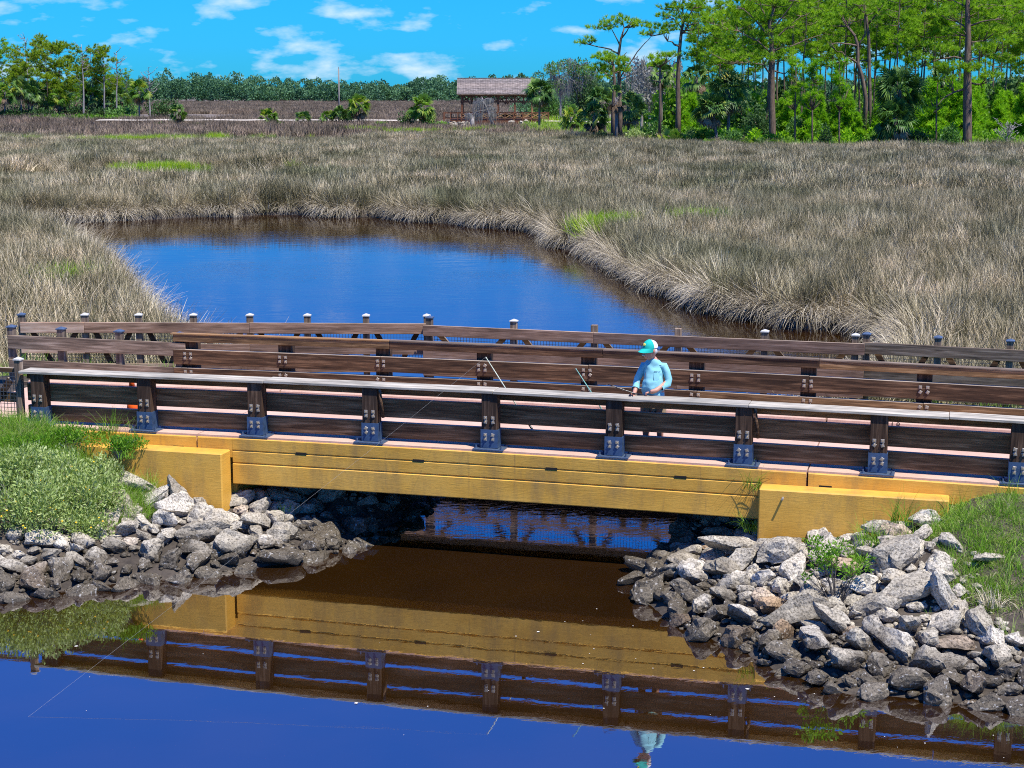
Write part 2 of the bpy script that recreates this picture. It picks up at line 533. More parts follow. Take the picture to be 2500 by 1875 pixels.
def ground_mat():
    m, nt, bs, out = newmat('marsh_mud')
    wp = worldpos(nt)
    n1 = noise(nt, wp, 0.7, 6, 0.65); n2 = noise(nt, wp, 9.0, 5, 0.65); n0 = noise(nt, mapping(nt, wp, (0.02, 0.05, 1)), 1.0, 5, 0.6)
    c = ramp(nt, n1, [(0.3, (0.035, 0.028, 0.022)), (0.7, (0.10, 0.08, 0.06))])
    c = mixc(nt, 1.0, c, ramp(nt, n2, [(0.3, (0.6, 0.6, 0.6)), (0.7, (1.3, 1.3, 1.3))]), 'MULTIPLY')
    # thatch of dead rushes over the open marsh farther off
    sx = nt.nodes.new('ShaderNodeSeparateXYZ'); nt.links.new(wp, sx.inputs[0])
    far = nt.nodes.new('ShaderNodeMapRange'); nt.links.new(sx.outputs[1], far.inputs[0])
    far.inputs[1].default_value = 45; far.inputs[2].default_value = 130
    th = ramp(nt, n0, [(0.3, (0.12, 0.10, 0.075)), (0.5, (0.19, 0.155, 0.12)), (0.7, (0.25, 0.205, 0.16))])
    c = mixc(nt, far.outputs[0], c, th)
    nt.links.new(c, bs.inputs['Base Color'])
    bs.inputs['Roughness'].default_value = 0.8
    bs.inputs['Specular IOR Level'].default_value = 0.3
    bump(nt, bs, n2, 0.6, 0.05)
    M['ground'] = m
ground_mat()
def water_mat():
    m, nt, bs, out = newmat('creek_water')
    wp = worldpos(nt)
    n1 = noise(nt, wp, 0.5, 3, 0.5)
    nt.links.new(ramp(nt, n1, [(0.35, (0.020, 0.0085, 0.0016)), (0.65, (0.028, 0.0120, 0.0020))]), bs.inputs['Base Color'])
    bs.inputs['Roughness'].default_value = 0.015
    bs.inputs['IOR'].default_value = 5.4
    w1 = noise(nt, mapping(nt, wp, (0.45, 1.1, 1)), 1.6, 3, 0.5, 0.3)
    w2 = noise(nt, mapping(nt, wp, (0.6, 1.0, 1)), 7.0, 3, 0.55, 0.4)
    patch = ramp(nt, noise(nt, mapping(nt, wp, (0.05, 0.05, 1)), 1.3, 3, 0.5), [(0.42, (0.12, 0.12, 0.12)), (0.62, (1, 1, 1))])
    # a breeze ruffles the pool behind the bridge; the water in front lies almost still
    sx = nt.nodes.new('ShaderNodeSeparateXYZ'); nt.links.new(wp, sx.inputs[0])
    mr = nt.nodes.new('ShaderNodeMapRange'); nt.links.new(sx.outputs[1], mr.inputs[0])
    mr.inputs[1].default_value = 23.5; mr.inputs[2].default_value = 27; mr.inputs[3].default_value = 0.12; mr.inputs[4].default_value = 1.0
    h = math_(nt, 'ADD', math_(nt, 'MULTIPLY', w1, 0.6), math_(nt, 'MULTIPLY', math_(nt, 'MULTIPLY', w2, patch), 0.6))
    h = math_(nt, 'MULTIPLY', h, mr.outputs[0])
    bump(nt, bs, h, 0.25, 0.035)
    M['water'] = m
water_mat()
def foliage(name, stops, trans=0.35, inst=False, patch=None, rough=0.6, patch_scale=0.12, tr_tint=(1.2, 1.25, 0.6)):
    m, nt, bs, out = newmat(name)
    a = attr(nt)
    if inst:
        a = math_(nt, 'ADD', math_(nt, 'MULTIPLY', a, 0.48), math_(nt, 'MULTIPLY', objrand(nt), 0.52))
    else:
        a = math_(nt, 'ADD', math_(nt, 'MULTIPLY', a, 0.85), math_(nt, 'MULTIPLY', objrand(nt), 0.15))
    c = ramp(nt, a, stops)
    if patch:
        n1 = noise(nt, mapping(nt, worldpos(nt), (1, 0.6, 0.2)), patch_scale, 6, 0.7)
        c = mixc(nt, 1.0, c, ramp(nt, n1, patch), 'MULTIPLY')
        n9 = noise(nt, mapping(nt, worldpos(nt), (1, 0.8, 0.1)), patch_scale * 4.5, 3, 0.6)
        c = mixc(nt, 1.0, c, ramp(nt, n9, [(0.34, (0.5, 0.52, 0.42)), (0.62, (1.2, 1.17, 1.1))]), 'MULTIPLY')
    nt.links.new(c, bs.inputs['Base Color'])
    bs.inputs['Roughness'].default_value = rough
    bs.inputs['Specular IOR Level'].default_value = 0.25
    if trans > 0:
        t = nt.nodes.new('ShaderNodeBsdfTranslucent')
        nt.links.new(mixc(nt, 1.0, c, tr_tint, 'MULTIPLY'), t.inputs['Color'])
        mx = nt.nodes.new('ShaderNodeMixShader'); mx.inputs[0].default_value = trans
        nt.links.new(bs.outputs[0], mx.inputs[1]); nt.links.new(t.outputs[0], mx.inputs[2])
        nt.links.new(mx.outputs[0], out.inputs[0])
    M[name] = m
RUSH = [(0.0, (0.035, 0.038, 0.015)), (0.3, (0.095, 0.092, 0.044)), (0.48, (0.26, 0.225, 0.145)), (0.68, (0.63, 0.55, 0.42)), (1.0, (0.88, 0.81, 0.67))]
foliage('rush', RUSH, 0.0, True, [(0.32, (0.40, 0.48, 0.30)), (0.47, (0.82, 0.83, 0.72)), (0.64, (1.4, 1.28, 1.15))], 0.7, 0.11, (1, 1, .8))
foliage('rush_far', [(0.0, (0.05, 0.04, 0.028)), (0.35, (0.13, 0.10, 0.075)), (0.6, (0.25, 0.195, 0.15)), (1.0, (0.50, 0.42, 0.33))], 0.0, True, [(0.32, (0.6, 0.6, 0.55)), (0.5, (0.95, 0.92, 0.9)), (0.66, (1.25, 1.15, 1.1))], 0.7, 0.05, (1, 1, .8))
foliage('rush_pale', [(0.0, (0.12, 0.10, 0.06)), (0.3, (0.30, 0.25, 0.15)), (0.7, (0.64, 0.55, 0.39)), (1.0, (0.84, 0.76, 0.58))], 0.0, True, None, 0.7, 0.1, (1, 1, .8))
foliage('lime', [(0.0, (0.11, 0.25, 0.012)), (0.5, (0.30, 0.48, 0.02)), (0.85, (0.52, 0.60, 0.05)), (1.0, (0.55, 0.48, 0.25))], 0.4, True)
foliage('lawn', [(0.0, (0.08, 0.20, 0.012)), (0.4, (0.18, 0.36, 0.025)), (0.62, (0.30, 0.46, 0.06)), (0.8, (0.48, 0.45, 0.24)), (1.0, (0.52, 0.44, 0.30))], 0.35, True)
foliage('oxeye', [(0.0, (0.14, 0.23, 0.04)), (0.5, (0.34, 0.44, 0.13)), (0.85, (0.54, 0.60, 0.28)), (1.0, (0.70, 0.68, 0.44))], 0.3)
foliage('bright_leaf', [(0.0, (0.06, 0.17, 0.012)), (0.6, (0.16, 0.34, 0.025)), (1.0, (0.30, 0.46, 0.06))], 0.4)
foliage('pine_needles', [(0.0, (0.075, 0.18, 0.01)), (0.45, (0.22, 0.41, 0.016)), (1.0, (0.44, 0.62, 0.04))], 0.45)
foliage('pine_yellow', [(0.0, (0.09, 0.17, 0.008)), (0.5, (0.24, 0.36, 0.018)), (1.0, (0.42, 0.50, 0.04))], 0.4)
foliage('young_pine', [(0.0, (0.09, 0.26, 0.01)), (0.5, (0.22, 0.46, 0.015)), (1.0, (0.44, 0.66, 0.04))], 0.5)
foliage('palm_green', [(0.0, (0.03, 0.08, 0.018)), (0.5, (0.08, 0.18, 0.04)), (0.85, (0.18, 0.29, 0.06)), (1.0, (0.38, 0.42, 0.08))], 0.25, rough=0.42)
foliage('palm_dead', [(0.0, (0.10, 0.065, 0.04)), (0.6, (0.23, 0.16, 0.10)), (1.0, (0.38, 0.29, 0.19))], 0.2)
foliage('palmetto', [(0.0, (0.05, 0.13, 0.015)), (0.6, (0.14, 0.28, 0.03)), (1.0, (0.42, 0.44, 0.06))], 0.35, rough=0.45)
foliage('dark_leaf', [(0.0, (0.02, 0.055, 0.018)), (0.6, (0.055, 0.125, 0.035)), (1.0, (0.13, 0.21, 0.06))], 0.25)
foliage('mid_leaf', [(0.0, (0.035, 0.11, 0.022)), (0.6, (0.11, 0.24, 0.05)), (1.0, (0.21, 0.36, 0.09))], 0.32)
foliage('haze_leaf', [(0.0, (0.035, 0.10, 0.06)), (0.5, (0.095, 0.21, 0.10)), (1.0, (0.20, 0.33, 0.14))], 0.25)  # teal tint of distance haze put into the leaf colour
foliage('moss', [(0.0, (0.10, 0.10, 0.09)), (0.5, (0.22, 0.22, 0.20)), (1.0, (0.38, 0.38, 0.35))], 0.2, tr_tint=(1, 1, 1))
foliage('twig', [(0.0, (0.10, 0.085, 0.07)), (1.0, (0.30, 0.27, 0.24))], 0.0)
def bark(name, a, b, sc=1.5):
    m, nt, bs, out = newmat(name)
    v = mapping(nt, coords(nt), (4, 4, 0.9))
    n1 = noise(nt, v, sc, 5, 0.65)
    nt.links.new(ramp(nt, n1, [(0.3, a), (0.7, b)]), bs.inputs['Base Color'])
    bs.inputs['Roughness'].default_value = 0.9
    bs.inputs['Specular IOR Level'].default_value = 0.15
    bump(nt, bs, n1, 0.7, 0.04)
    M[name] = m
wood('shingle', (0.10, 0.085, 0.08), (0.26, 0.225, 0.21), (0.44, 0.39, 0.37), 0.9, 0.4)
bark('pine_bark', (0.065, 0.045, 0.032), (0.25, 0.18, 0.13))
bark('dead_bark', (0.16, 0.145, 0.135), (0.38, 0.35, 0.33))
bark('palm_bark', (0.10, 0.085, 0.075), (0.28, 0.25, 0.225), 3.0)

# ================================================================== SETTING: ground and water
def xy(p): return (p[0], p[1])
water_poly = np.array([
    (-16.0, -8.0), (-16.0, 17.0), (-10.5, 20.4), xy(P(0, 1462)), xy(P(130, 1447)), xy(P(250, 1428)), xy(P(450, 1410)), xy(P(620, 1388)), xy(P(760, 1362)),
    xy(P(855, 1335)), xy(P(900, 1305)), xy(P(1000, 1255)), xy(P(1060, 1200)), (-2.6, 29.5), (-6.5, 36.0), xy(P(330, 812)), xy(P(318, 790)), xy(P(285, 730)), xy(P(225, 660)),
    xy(P(170, 618)), xy(P(100, 590)), xy(P(0, 575)), (-34, 79), (-70, 82), (-70, 92), (-34, 88.5), xy(P(0, 541)), xy(P(140, 545)), xy(P(270, 540)), xy(P(420, 533)), xy(P(480, 529)), xy(P(560, 530)), xy(P(640, 524)),
    xy(P(740, 524)), xy(P(820, 531)), xy(P(920, 530)), xy(P(1000, 540)), xy(P(1100, 545)), xy(P(1180, 556)), xy(P(1250, 556)), xy(P(1330, 572)), xy(P(1370, 606)),
    xy(P(1440, 616)), xy(P(1475, 640)), xy(P(1500, 664)), xy(P(1560, 694)), xy(P(1650, 728)), xy(P(1740, 762)), xy(P(1850, 784)), xy(P(1950, 804)), xy(P(2080, 806)),
    xy(P(2120, 826)), xy(P(2200, 842)), (9.6, 39.0), (7.4, 33.5), (4.2, 28.5), xy(P(1690, 1262)), xy(P(1640, 1340)), xy(P(1575, 1385)), xy(P(1545, 1425)),
    xy(P(1590, 1485)), xy(P(1680, 1540)), xy(P(1800, 1583)), xy(P(1900, 1640)), xy(P(2050, 1692)), xy(P(2300, 1712)), xy(P(2500, 1735)), (9.5, 15.6), (16, 12), (16, -8)])
ditch_polys = [np.array([xy(P(*p, 0.0)) for p in q]) for q in (
    [(150, 433), (330, 428), (560, 431), (700, 433), (700, 438), (560, 438), (330, 437), (150, 441)],
    [(560, 350), (700, 345), (870, 341), (870, 346), (700, 351), (560, 356)],
    [(1040, 318), (1120, 315), (1200, 314), (1200, 320), (1120, 323), (1040, 324)])]
def signed_dist(X, Y, poly):
    """positive on land"""
    X = np.asarray(X, dtype=np.float64); Y = np.asarray(Y, dtype=np.float64)
    best = np.full(X.shape, 1e9); inside = np.zeros(X.shape, dtype=bool)
    n = len(poly)
    for i in range(n):
        x1, y1 = poly[i]; x2, y2 = poly[(i + 1) % n]
        dx, dy = x2 - x1, y2 - y1
        t = np.clip(((X - x1) * dx + (Y - y1) * dy) / (dx * dx + dy * dy + 1e-12), 0, 1)
        best = np.minimum(best, np.hypot(X - x1 - t * dx, Y - y1 - t * dy))
        c = ((y1 > Y) != (y2 > Y)) & (X < dx * (Y - y1) / (dy if abs(dy) > 1e-9 else 1e-9) + x1)
        inside ^= c
    return np.where(inside, -best, best)
def shore(X, Y):
    d = signed_dist(X, Y, water_poly)
    for q in ditch_polys:
        d = np.minimum(d, signed_dist(X, Y, q))
    return d
def uv_of(X, Y):
    rx, ry = X - BR_O.x, Y - BR_O.y
    return rx * BU.x + ry * BU.y, rx * BN.x + ry * BN.y
PATH_Y = 290.0
def ground_z(X, Y, sd=None):
    X = np.asarray(X, dtype=np.float64); Y = np.asarray(Y, dtype=np.float64)
    if sd is None: sd = shore(X, Y)
    n1 = vnoise(X * 0.8, Y * 0.8, 3) - 0.5; n2 = vnoise(X * 2.7, Y * 2.7, 5) - 0.5
    marsh = 0.46 * (1 - np.exp(-np.maximum(sd, 0) / 0.22)) + 0.10 * n1 + 0.05 * n2
    u, v = uv_of(X, Y)
    slope_f = np.where(u < 0, 0.44, 0.30)
    emb = np.where(v < -0.4, 1.5 - (-0.4 - v) * slope_f, np.where(v > 4.2, 1.5 - (v - 4.2) * 0.45, 1.5))
    emb = np.where((np.abs(u) < 4.1) & (v > -0.45) & (v < 4.0), np.minimum(emb, 0.62), emb)
    # the ground stays below the top of the wing walls along their faces
    capz = np.where(u < 0, np.interp(u, [-7.2, -6.5, -5.6, -4.0], [1.5, 1.25, 0.85, 0.5]), np.interp(u, [3.9, 5.0, 5.8, 6.4, 7.0], [0.55, 0.7, 0.9, 1.12, 1.45]))
    emb = np.where(v < 0.1, np.minimum(emb, capz), emb)
    emb = emb + 0.06 * n2
    bank = np.minimum(emb, 0.02 + 0.30 * np.maximum(sd, 0) + 0.26 * np.maximum(sd - 1.7, 0))
    z = np.where(np.abs(v) < 14, np.maximum(np.where(v < 1.0, -5, marsh), bank), marsh)
    z = np.where(v < 1.0, np.maximum(bank, 0.30 * (1 - np.exp(-np.maximum(sd, 0) / 1.1)) + 0.05 * n2), z)
    # bank carrying the sandy path and the covered bridge
    hp = np.exp(-((Y - PATH_Y + 2.0) / 4.0) ** 2) * 0.95 * np.clip((X + 90) / 20, 0, 1) * np.clip((40 - X) / 10, 0, 1)
    hp = hp * np.clip(np.abs(X + 3.5) / 4 - 0.9, 0, 1)
    z = z + hp
    zin = np.maximum(-1.0, sd * 0.75)
    return np.where(sd < 0, zin, z)
def axis(segs):
    out = []
    for a, b, n in segs: out.extend(np.linspace(a, b, n, endpoint=False))
    return np.array(out)
gx = np.concatenate([-np.geomspace(900, 45, 22), -np.geomspace(44, 14, 56)[:-1], np.linspace(-14, 14, 150), np.geomspace(14, 44, 56)[1:], np.geomspace(45, 900, 22)])
gy = np.concatenate([np.linspace(-30, 8, 12), np.linspace(9, 52, 215), np.linspace(52.4, 110, 120), np.geomspace(111, 2400, 74)])
GX, GY = np.meshgrid(gx, gy)
SD = shore(GX, GY)
GZ = ground_z(GX, GY, SD)
nx_, ny_ = len(gx), len(gy)
ii = (np.arange(ny_ - 1)[:, None] * nx_ + np.arange(nx_ - 1)[None, :]).ravel()
GF = np.stack([ii, ii + 1, ii + 1 + nx_, ii + nx_], 1)
ground = link('ground', np_mesh('ground', np.stack([GX.ravel(), GY.ravel(), GZ.ravel()], 1), [GF], smooth=True), M['ground'])
tag(ground, 'dark mud of the salt marsh and its creek banks', kind='structure')
wm = MB(); wm.add([(-1200, -60, 0), (1200, -60, 0), (1200, 900, 0), (-1200, 900, 0)], [(0, 1, 2, 3)])
water = wm.build('water', M['water'])
tag(water, 'tea brown tidal creek reflecting blue sky', kind='structure')

# sandy path on its low bank towards the covered bridge
pm = MB()
xs = np.linspace(-72, -13.5, 60)
vs = []
for x in xs:
    yy = PATH_Y - 2 + 1.2 * math.sin(x * 0.09)
    zz = 1.43 + 0.03 * math.sin(x * 0.7)
    vs += [(x, yy - 1.5, zz), (x, yy + 1.5, zz + 0.12)]
pm.add(vs, [(2 * i, 2 * i + 2, 2 * i + 3, 2 * i + 1) for i in range(len(xs) - 1)])
tag(pm.build('path', M['path_sand']), 'pale sandy path across the far marsh', kind='structure')
pm = MB()
xs = np.linspace(5.5, 26, 26); vs = []
for x in xs:
    yy = PATH_Y - 6 - (x - 5.5) * 0.9 + 0.8 * math.sin(x * 0.3)
    zz = 1.35
    vs += [(x, yy - 1.3, zz), (x, yy + 1.3, zz + 0.12)]
pm.add(vs, [(2 * i, 2 * i + 2, 2 * i + 3, 2 * i + 1) for i in range(len(xs) - 1)])
tag(pm.build('path', M['path_sand']), 'sandy path leaving the right end of the covered bridge', kind='structure')

# ================================================================== BRIDGE
BRZ = -BR_A
def bridge_root(name): return empty(name, (BR_O.x, BR_O.y, 1.60), BRZ)
def bbox(name, mat, root, u0, u1, v0, v1, z0, z1, bevel=0.004, rot=None):
    """a box in bridge coordinates, its mesh centred so that the grain follows its length"""
    mb = MB(); mb.box((0, 0, 0), (u1 - u0, v1 - v0, z1 - z0))
    return mb.build(name, mat, root, bevel=bevel, loc=((u0 + u1) / 2, (v0 + v1) / 2, (z0 + z1) / 2 - 1.60), rot=rot)
def camber(u): return -0.0008 * u * u

br = bridge_root('concrete_bridge')
tag(br, 'ochre painted concrete footbridge with pink deck crossing the creek', 'bridge')
DECK_W = 3.72
def profile(name, mat, root, u0, u1, prof, nseg=24):
    """extrude a (v,z) outline along the bridge with its slight camber"""
    mb = MB(); n = len(prof); vs = []
    for i in range(nseg + 1):
        u = u0 + (u1 - u0) * i / nseg
        for (v, z) in prof: vs.append((u, v, z - 1.60 + camber(u)))
    fs = []
    for i in range(nseg):
        for k in range(n):
            k2 = (k + 1) % n
            fs.append((i * n + k, (i + 1) * n + k, (i + 1) * n + k2, i * n + k2))
    fs.append(tuple(range(n))); fs.append(tuple(nseg * n + k for k in range(n - 1, -1, -1)))
    mb.add(vs, fs)
    return mb.build(name, mat, root)
# edge girder: top band, recessed middle band and a proud lower panel with drip grooves between
front_prof = [(0.30, 0.875), (0.30, 1.56), (-0.078, 1.575), (-0.09, 1.565), (-0.087, 1.402), (-0.073, 1.390), (-0.073, 1.380), (-0.088, 1.368), (-0.087, 1.212), (-0.073, 1.200), (-0.073, 1.190), (-0.094, 1.176), (-0.096, 0.885), (-0.085, 0.872)]
g1 = profile('edge_girder', M['paint'], br, -4.0, 3.93, front_prof)
back_prof = [(DECK_W + 0.09 - (v + 0.09), z) for v, z in front_prof][::-1]
profile('edge_girder', M['paint'], br, -4.0, 3.93, back_prof)
for (a, b_) in ((-9.4, -4.60), (-4.57, -4.004), (3.934, 4.545), (4.575, 9.6)):
    profile('edge_band', M['paint'], br, a, b_, [(0.30, 1.28), (0.30, 1.56), (-0.075, 1.575), (-0.09, 1.56), (-0.09, 1.28)], 8)
    profile('edge_band', M['paint'], br, a, b_, [(DECK_W + .09, 1.28), (DECK_W + .09, 1.56), (DECK_W + .075, 1.575), (DECK_W - .3, 1.56), (DECK_W - .3, 1.28)], 8)
for (a, b_) in ((-9.4, -4.59), (-4.575, 4.55), (4.57, 9.6)):
    profile('deck_slab', M['deck'], br, a, b_, [(-0.062, 1.30), (-0.062, 1.604), (DECK_W + .06, 1.604), (DECK_W + .06, 1.30)], 20)
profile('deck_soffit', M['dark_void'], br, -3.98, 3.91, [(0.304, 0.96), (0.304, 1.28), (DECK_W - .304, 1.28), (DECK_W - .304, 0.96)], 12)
for u in (-4.89, -2.89, -1.05, 0.95, 2.81, 4.81):
    bbox('drain_slot', M['dark_void'], br, u - 0.085, u + 0.085, -0.0925 + 0.0, 0.0, 1.378 + camber(u), 1.412 + camber(u), 0)
# raised kerb along the far side of the deck
for a, b_ in ((-9.4, -4.6), (-4.57, 4.545), (4.575, 9.6)):
    profile('deck_kerb', M['deck'], br, a, b_, [(3.10, 1.606), (3.10, 1.70), (3.12, 1.72), (DECK_W + 0.05, 1.72), (DECK_W + 0.05, 1.606)], 14)
tc = bpy.data.curves.new('kerb_year', 'FONT'); tc.body = '2018'; tc.size = 0.13; tc.space_character = 1.35
to = bpy.data.objects.new('kerb_year', tc); COL.objects.link(to)
dg = bpy.context.evaluated_depsgraph_get(); tme = bpy.data.meshes.new_from_object(to.evaluated_get(dg)); bpy.data.objects.remove(to)
tag(link('year_lettering', tme, M['dark_void'], br, (5.35, 3.096, 0.005), (R(90), 0, 0)), kind='stuff')
# wing walls, near and far side of each abutment
def wing(u0, u1, v0, v1, ztop, name='wing_wall'):
    mb = MB(); mb.box((0, 0, 0), (u1 - u0, v1 - v0, ztop + 0.3))
    return mb.build(name, M['paint'], br, bevel=0.018, loc=((u0 + u1) / 2, (v0 + v1) / 2, (ztop - 0.3) / 2 - 1.60))
wing(-6.6, -4.03, -0.42, -0.094, 1.39)
wing(3.94, 6.45, -0.42, -0.094, 1.375)
wing(-6.6, -4.03, DECK_W + .094, DECK_W + .42, 1.39)
wing(3.94, 6.45, DECK_W + .094, DECK_W + .42, 1.375)
for u0, u1 in ((-4.35, -4.005), (3.935, 4.3)):
    mb = MB(); mb.box((0, 0, 0), (u1 - u0, DECK_W - .1, 1.35)); mb.build('abutment', M['paint'], br, loc=((u0 + u1) / 2, DECK_W / 2, 0.62 - 1.60))
nb = MB(); nb.tube([(4.27, -0.425, -0.33), (4.27, -0.50, -0.335)], 0.016, 8); nb.build('wall_bolt', M['galv'], br)

# ------------------------------------------------------------------ railings
W_ME = MB(); W_ME.box((0, 0, 0), (0.05, 0.008, 0.05)); W_ME = W_ME.mesh('washer', bevel=0.002)
N_ME = MB(); N_ME.tube([(0, 0, 0), (0, -0.02, 0)], 0.014, 6); N_ME = N_ME.mesh('nut')
W_ME.materials.append(M['galv']); N_ME.materials.append(M['brass'])
def washers(parent, spots, face_v, outward, local_u=0.0, mat=None):
    for (du, z) in spots:
        w = link('washer', W_ME, None, parent, (local_u + du, face_v + outward * 0.006, z), (0, random.choice([0, 0, 0, 0.15, -0.2, 0.55]), 0))
        link('nut', N_ME, None, parent, (local_u + du, face_v + outward * 0.010, z), (0, 0, 0 if outward < 0 else math.pi))
PW, PDp = 0.235, 0.19
post_me = MB(); post_me.box((0, 0, 0), (0.80, PDp, PW)); post_me = post_me.mesh('post', bevel=0.008)
fr = bridge_root('timber_railing')
tag(fr, 'dark timber railing with blue steel post shoes on the near side of the bridge', 'railing')
def bracket_mesh():
    mb = MB()
    t = 0.008
    mb.box((0, -t / 2, 0.14), (PW + 0.02, t, 0.27))
    mb.box((-PW / 2 - t / 2 - 0.003, PDp / 2 + 0.002, 0.14), (t, PDp, 0.27))
    mb.box((PW / 2 + t / 2 + 0.003, PDp / 2 + 0.002, 0.14), (t, PDp, 0.27))
    return mb.mesh('post_shoe')
def plate_mesh():
    mb = MB(); mb.box((0, PDp / 2, 0.0), (0.46, 0.36, 0.014))
    for sx in (-0.19, 0.19):
        for sy in (-0.03, 0.22):
            mb.tube([(sx, sy, 0.0), (sx, sy, 0.022)], 0.026, 6); mb.tube([(sx, sy, 0.02), (sx, sy, 0.055)], 0.012, 6)
    return mb.mesh('base_plate')
br_me, pl_me = bracket_mesh(), plate_mesh()
br_me.materials.append(M['bracket']); pl_me.materials.append(M['cap_metal'])
pm2 = post_me.copy(); pm2.materials.append(M['post_wood'])
for i in range(-4, 6):
    u = i * 1.83; c = camber(u)
    z0 = c + 0.02
    p = link('post', pm2, None, fr, (u, PDp / 2 + 0.002, z0 + 0.40), (0, R(-90), 0))
    # sub-parts hang from the post: undo its rotation by an own frame
    def sub(name, me, loc, rot=(0, 0, 0)):
        o = link(name, me)
        o.parent = p
        o.matrix_parent_inverse = Matrix.LocRotScale(p.location, p.rotation_euler, None).inverted()
        o.location = loc; o.rotation_euler = rot
        return o
    sub('post_shoe', br_me, (u, 0, z0))
    sub('base_plate', pl_me, (u, 0, c + 0.012))
    for du in (-0.055, 0.055):
        for z, fv in ((0.385, 0.0), (0.445, 0.0), (0.135, -0.008), (0.195, -0.008)):
            ry = random.choice([0, 0, 0.05, 0.2, -0.25, 0.6])
            sub('washer', W_ME, (u + du, fv - 0.005, z0 + z), (0, ry, 0))
            sub('nut', N_ME, (u + du, fv - 0.008, z0 + z))
def runs(breaks): return list(zip(breaks[:-1], breaks[1:]))
def boards(root, breaks, v0, v1, z0, z1, name, mat, gap=0.004, bevel=0.006, jit=0.004):
    for a, b_ in runs(breaks):
        dz = random.uniform(-jit, jit); um = (a + b_) / 2; L = b_ - a - gap
        ang = math.atan2(camber(b_) - camber(a), b_ - a)
        mm = mat if not callable(mat) else mat(um)
        mb = MB(); mb.box((0, 0, 0), (L, v1 - v0, z1 - z0))
        mb.build(name, mm, root, bevel=bevel, loc=(um, (v0 + v1) / 2 + random.uniform(-0.002, 0.002), (z0 + z1) / 2 - 1.60 + dz + (camber(a) + camber(b_)) / 2), rot=(random.uniform(-.006, .006), -ang, 0))
fb = [-7.62, -3.66, 0.0, 3.66, 7.32, 10.0]
boards(fr, fb, 0.20, 0.275, 1.955, 2.235, 'board', M['dark_wood'])
boards(fr, [-7.62, -5.49, -1.83, 1.83, 5.49, 10.0], 0.20, 0.275, 1.645, 1.885, 'board', M['dark_wood'])
boards(fr, fb, 0.20, 0.285, 2.300, 2.418, 'rail_beam', M['dark_wood'])
boards(fr, [-7.62, -3.5, 0.06, 3.72, 6.4, 10.0], -0.03, 0.325, 2.423, 2.462, 'cap_plank', M['cap_wood'], 0.006, 0.005)
for u in (-1.83 + 0.15, 3.66 + 0.15):      # pipe holders for rods, tied to two of the posts
    mb = MB(); mb.tube([(u, 0.03, 0.80), (u + 0.055, 0.02, 0.38)], 0.024, 8); mb.build('rod_holder', M['brown_wood'], fr, smooth=True)

bk = bridge_root('timber_railing')
tag(bk, 'brown timber railing with bolted boards on the far side of the bridge', 'railing')
pm3 = post_me.copy(); pm3.materials.append(M['post_wood'])
BV0 = 3.34
bu = [-6.40 + 1.772 * i for i in range(10)]
for u in bu:
    c = camber(u)
    link('post', pm3, None, bk, (u, BV0 + 0.092 + PDp / 2, c + 0.57), (0, R(-90), 0))
tones = {0: M['dark_wood'], 1: M['brown_wood']}
boards(bk, [-6.68, -2.86, 0.71, 4.25, 9.7], BV0, BV0 + 0.088, 2.065, 2.325, 'board', lambda um: M['brown_wood'])
boards(bk, [-6.68, -4.63, -1.08, 2.49, 6.0, 9.7], BV0, BV0 + 0.088, 1.775, 1.995, 'board', lambda um: M['brown_wood'] if um < 3 else M['dark_wood'])
boards(bk, [-6.68, -2.7, 0.95, 4.4, 9.7], BV0 + 0.0, BV0 + 0.085, 2.455, 2.575, 'rail_beam', lambda um: M['dark_wood'] if (um > 4 or um < -4) else M['brown_wood'])
boards(bk, [-6.72, -2.7, 0.95, 4.4, 9.7], BV0 - 0.012, BV0 + 0.11, 2.578, 2.604, 'cap_plank', lambda um: M['orange_wood'] if um < -3 else M['grey_wood'], 0.006, 0.005)
for u in bu:
    c = camber(u)
    washers(bk, [(du, 2.2 + dz - 1.60 + c) for du in (-0.055, 0.055) for dz in (-0.03, 0.045)], BV0, -1, u)
    washers(bk, [(du, 1.89 + dz - 1.60 + c) for du in (-0.055, 0.055) for dz in (-0.03, 0.045)], BV0, -1, u)

# ------------------------------------------------------------------ plain fences of the approaches and the landing behind
def wire_mesh(a, b, z0, z1, pitch=0.06, r=0.0035):
    """welded wire between two points, one part"""
    a, b = Vector(a), Vector(b); d = b - a; L = d.length; d.normalize()
    mb = MB()
    n = int(L / pitch)
    for i in range(n + 1):
        p = a + d * (L * i / max(n, 1))
        mb.bar((p.x, p.y, p.z + z0), (p.x, p.y, p.z + z1), r * 2, r * 2, up=(d.x, d.y, 0))
    m_ = int((z1 - z0) / pitch)
    for k in range(m_ + 1):
        z = z0 + (z1 - z0) * k / m_
        mb.bar((a.x, a.y, a.z + z), (b.x, b.y, b.z + z), r * 2, r * 2)
    return mb
def cap_part(parent, loc, mat, w):
    mb = MB(); h = w * 0.62
    mb.add([(-h, -h, 0), (h, -h, 0), (h, h, 0), (-h, h, 0), (-h, -h, .02), (h, -h, .02), (h, h, .02), (-h, h, .02), (0, 0, .055)],
           [(0, 3, 2, 1), (0, 1, 5, 4), (1, 2, 6, 5), (2, 3, 7, 6), (3, 0, 4, 7), (4, 5, 8), (5, 6, 8), (6, 7, 8), (7, 4, 8)])
    return mb.build('post_cap', mat, parent, loc=loc)
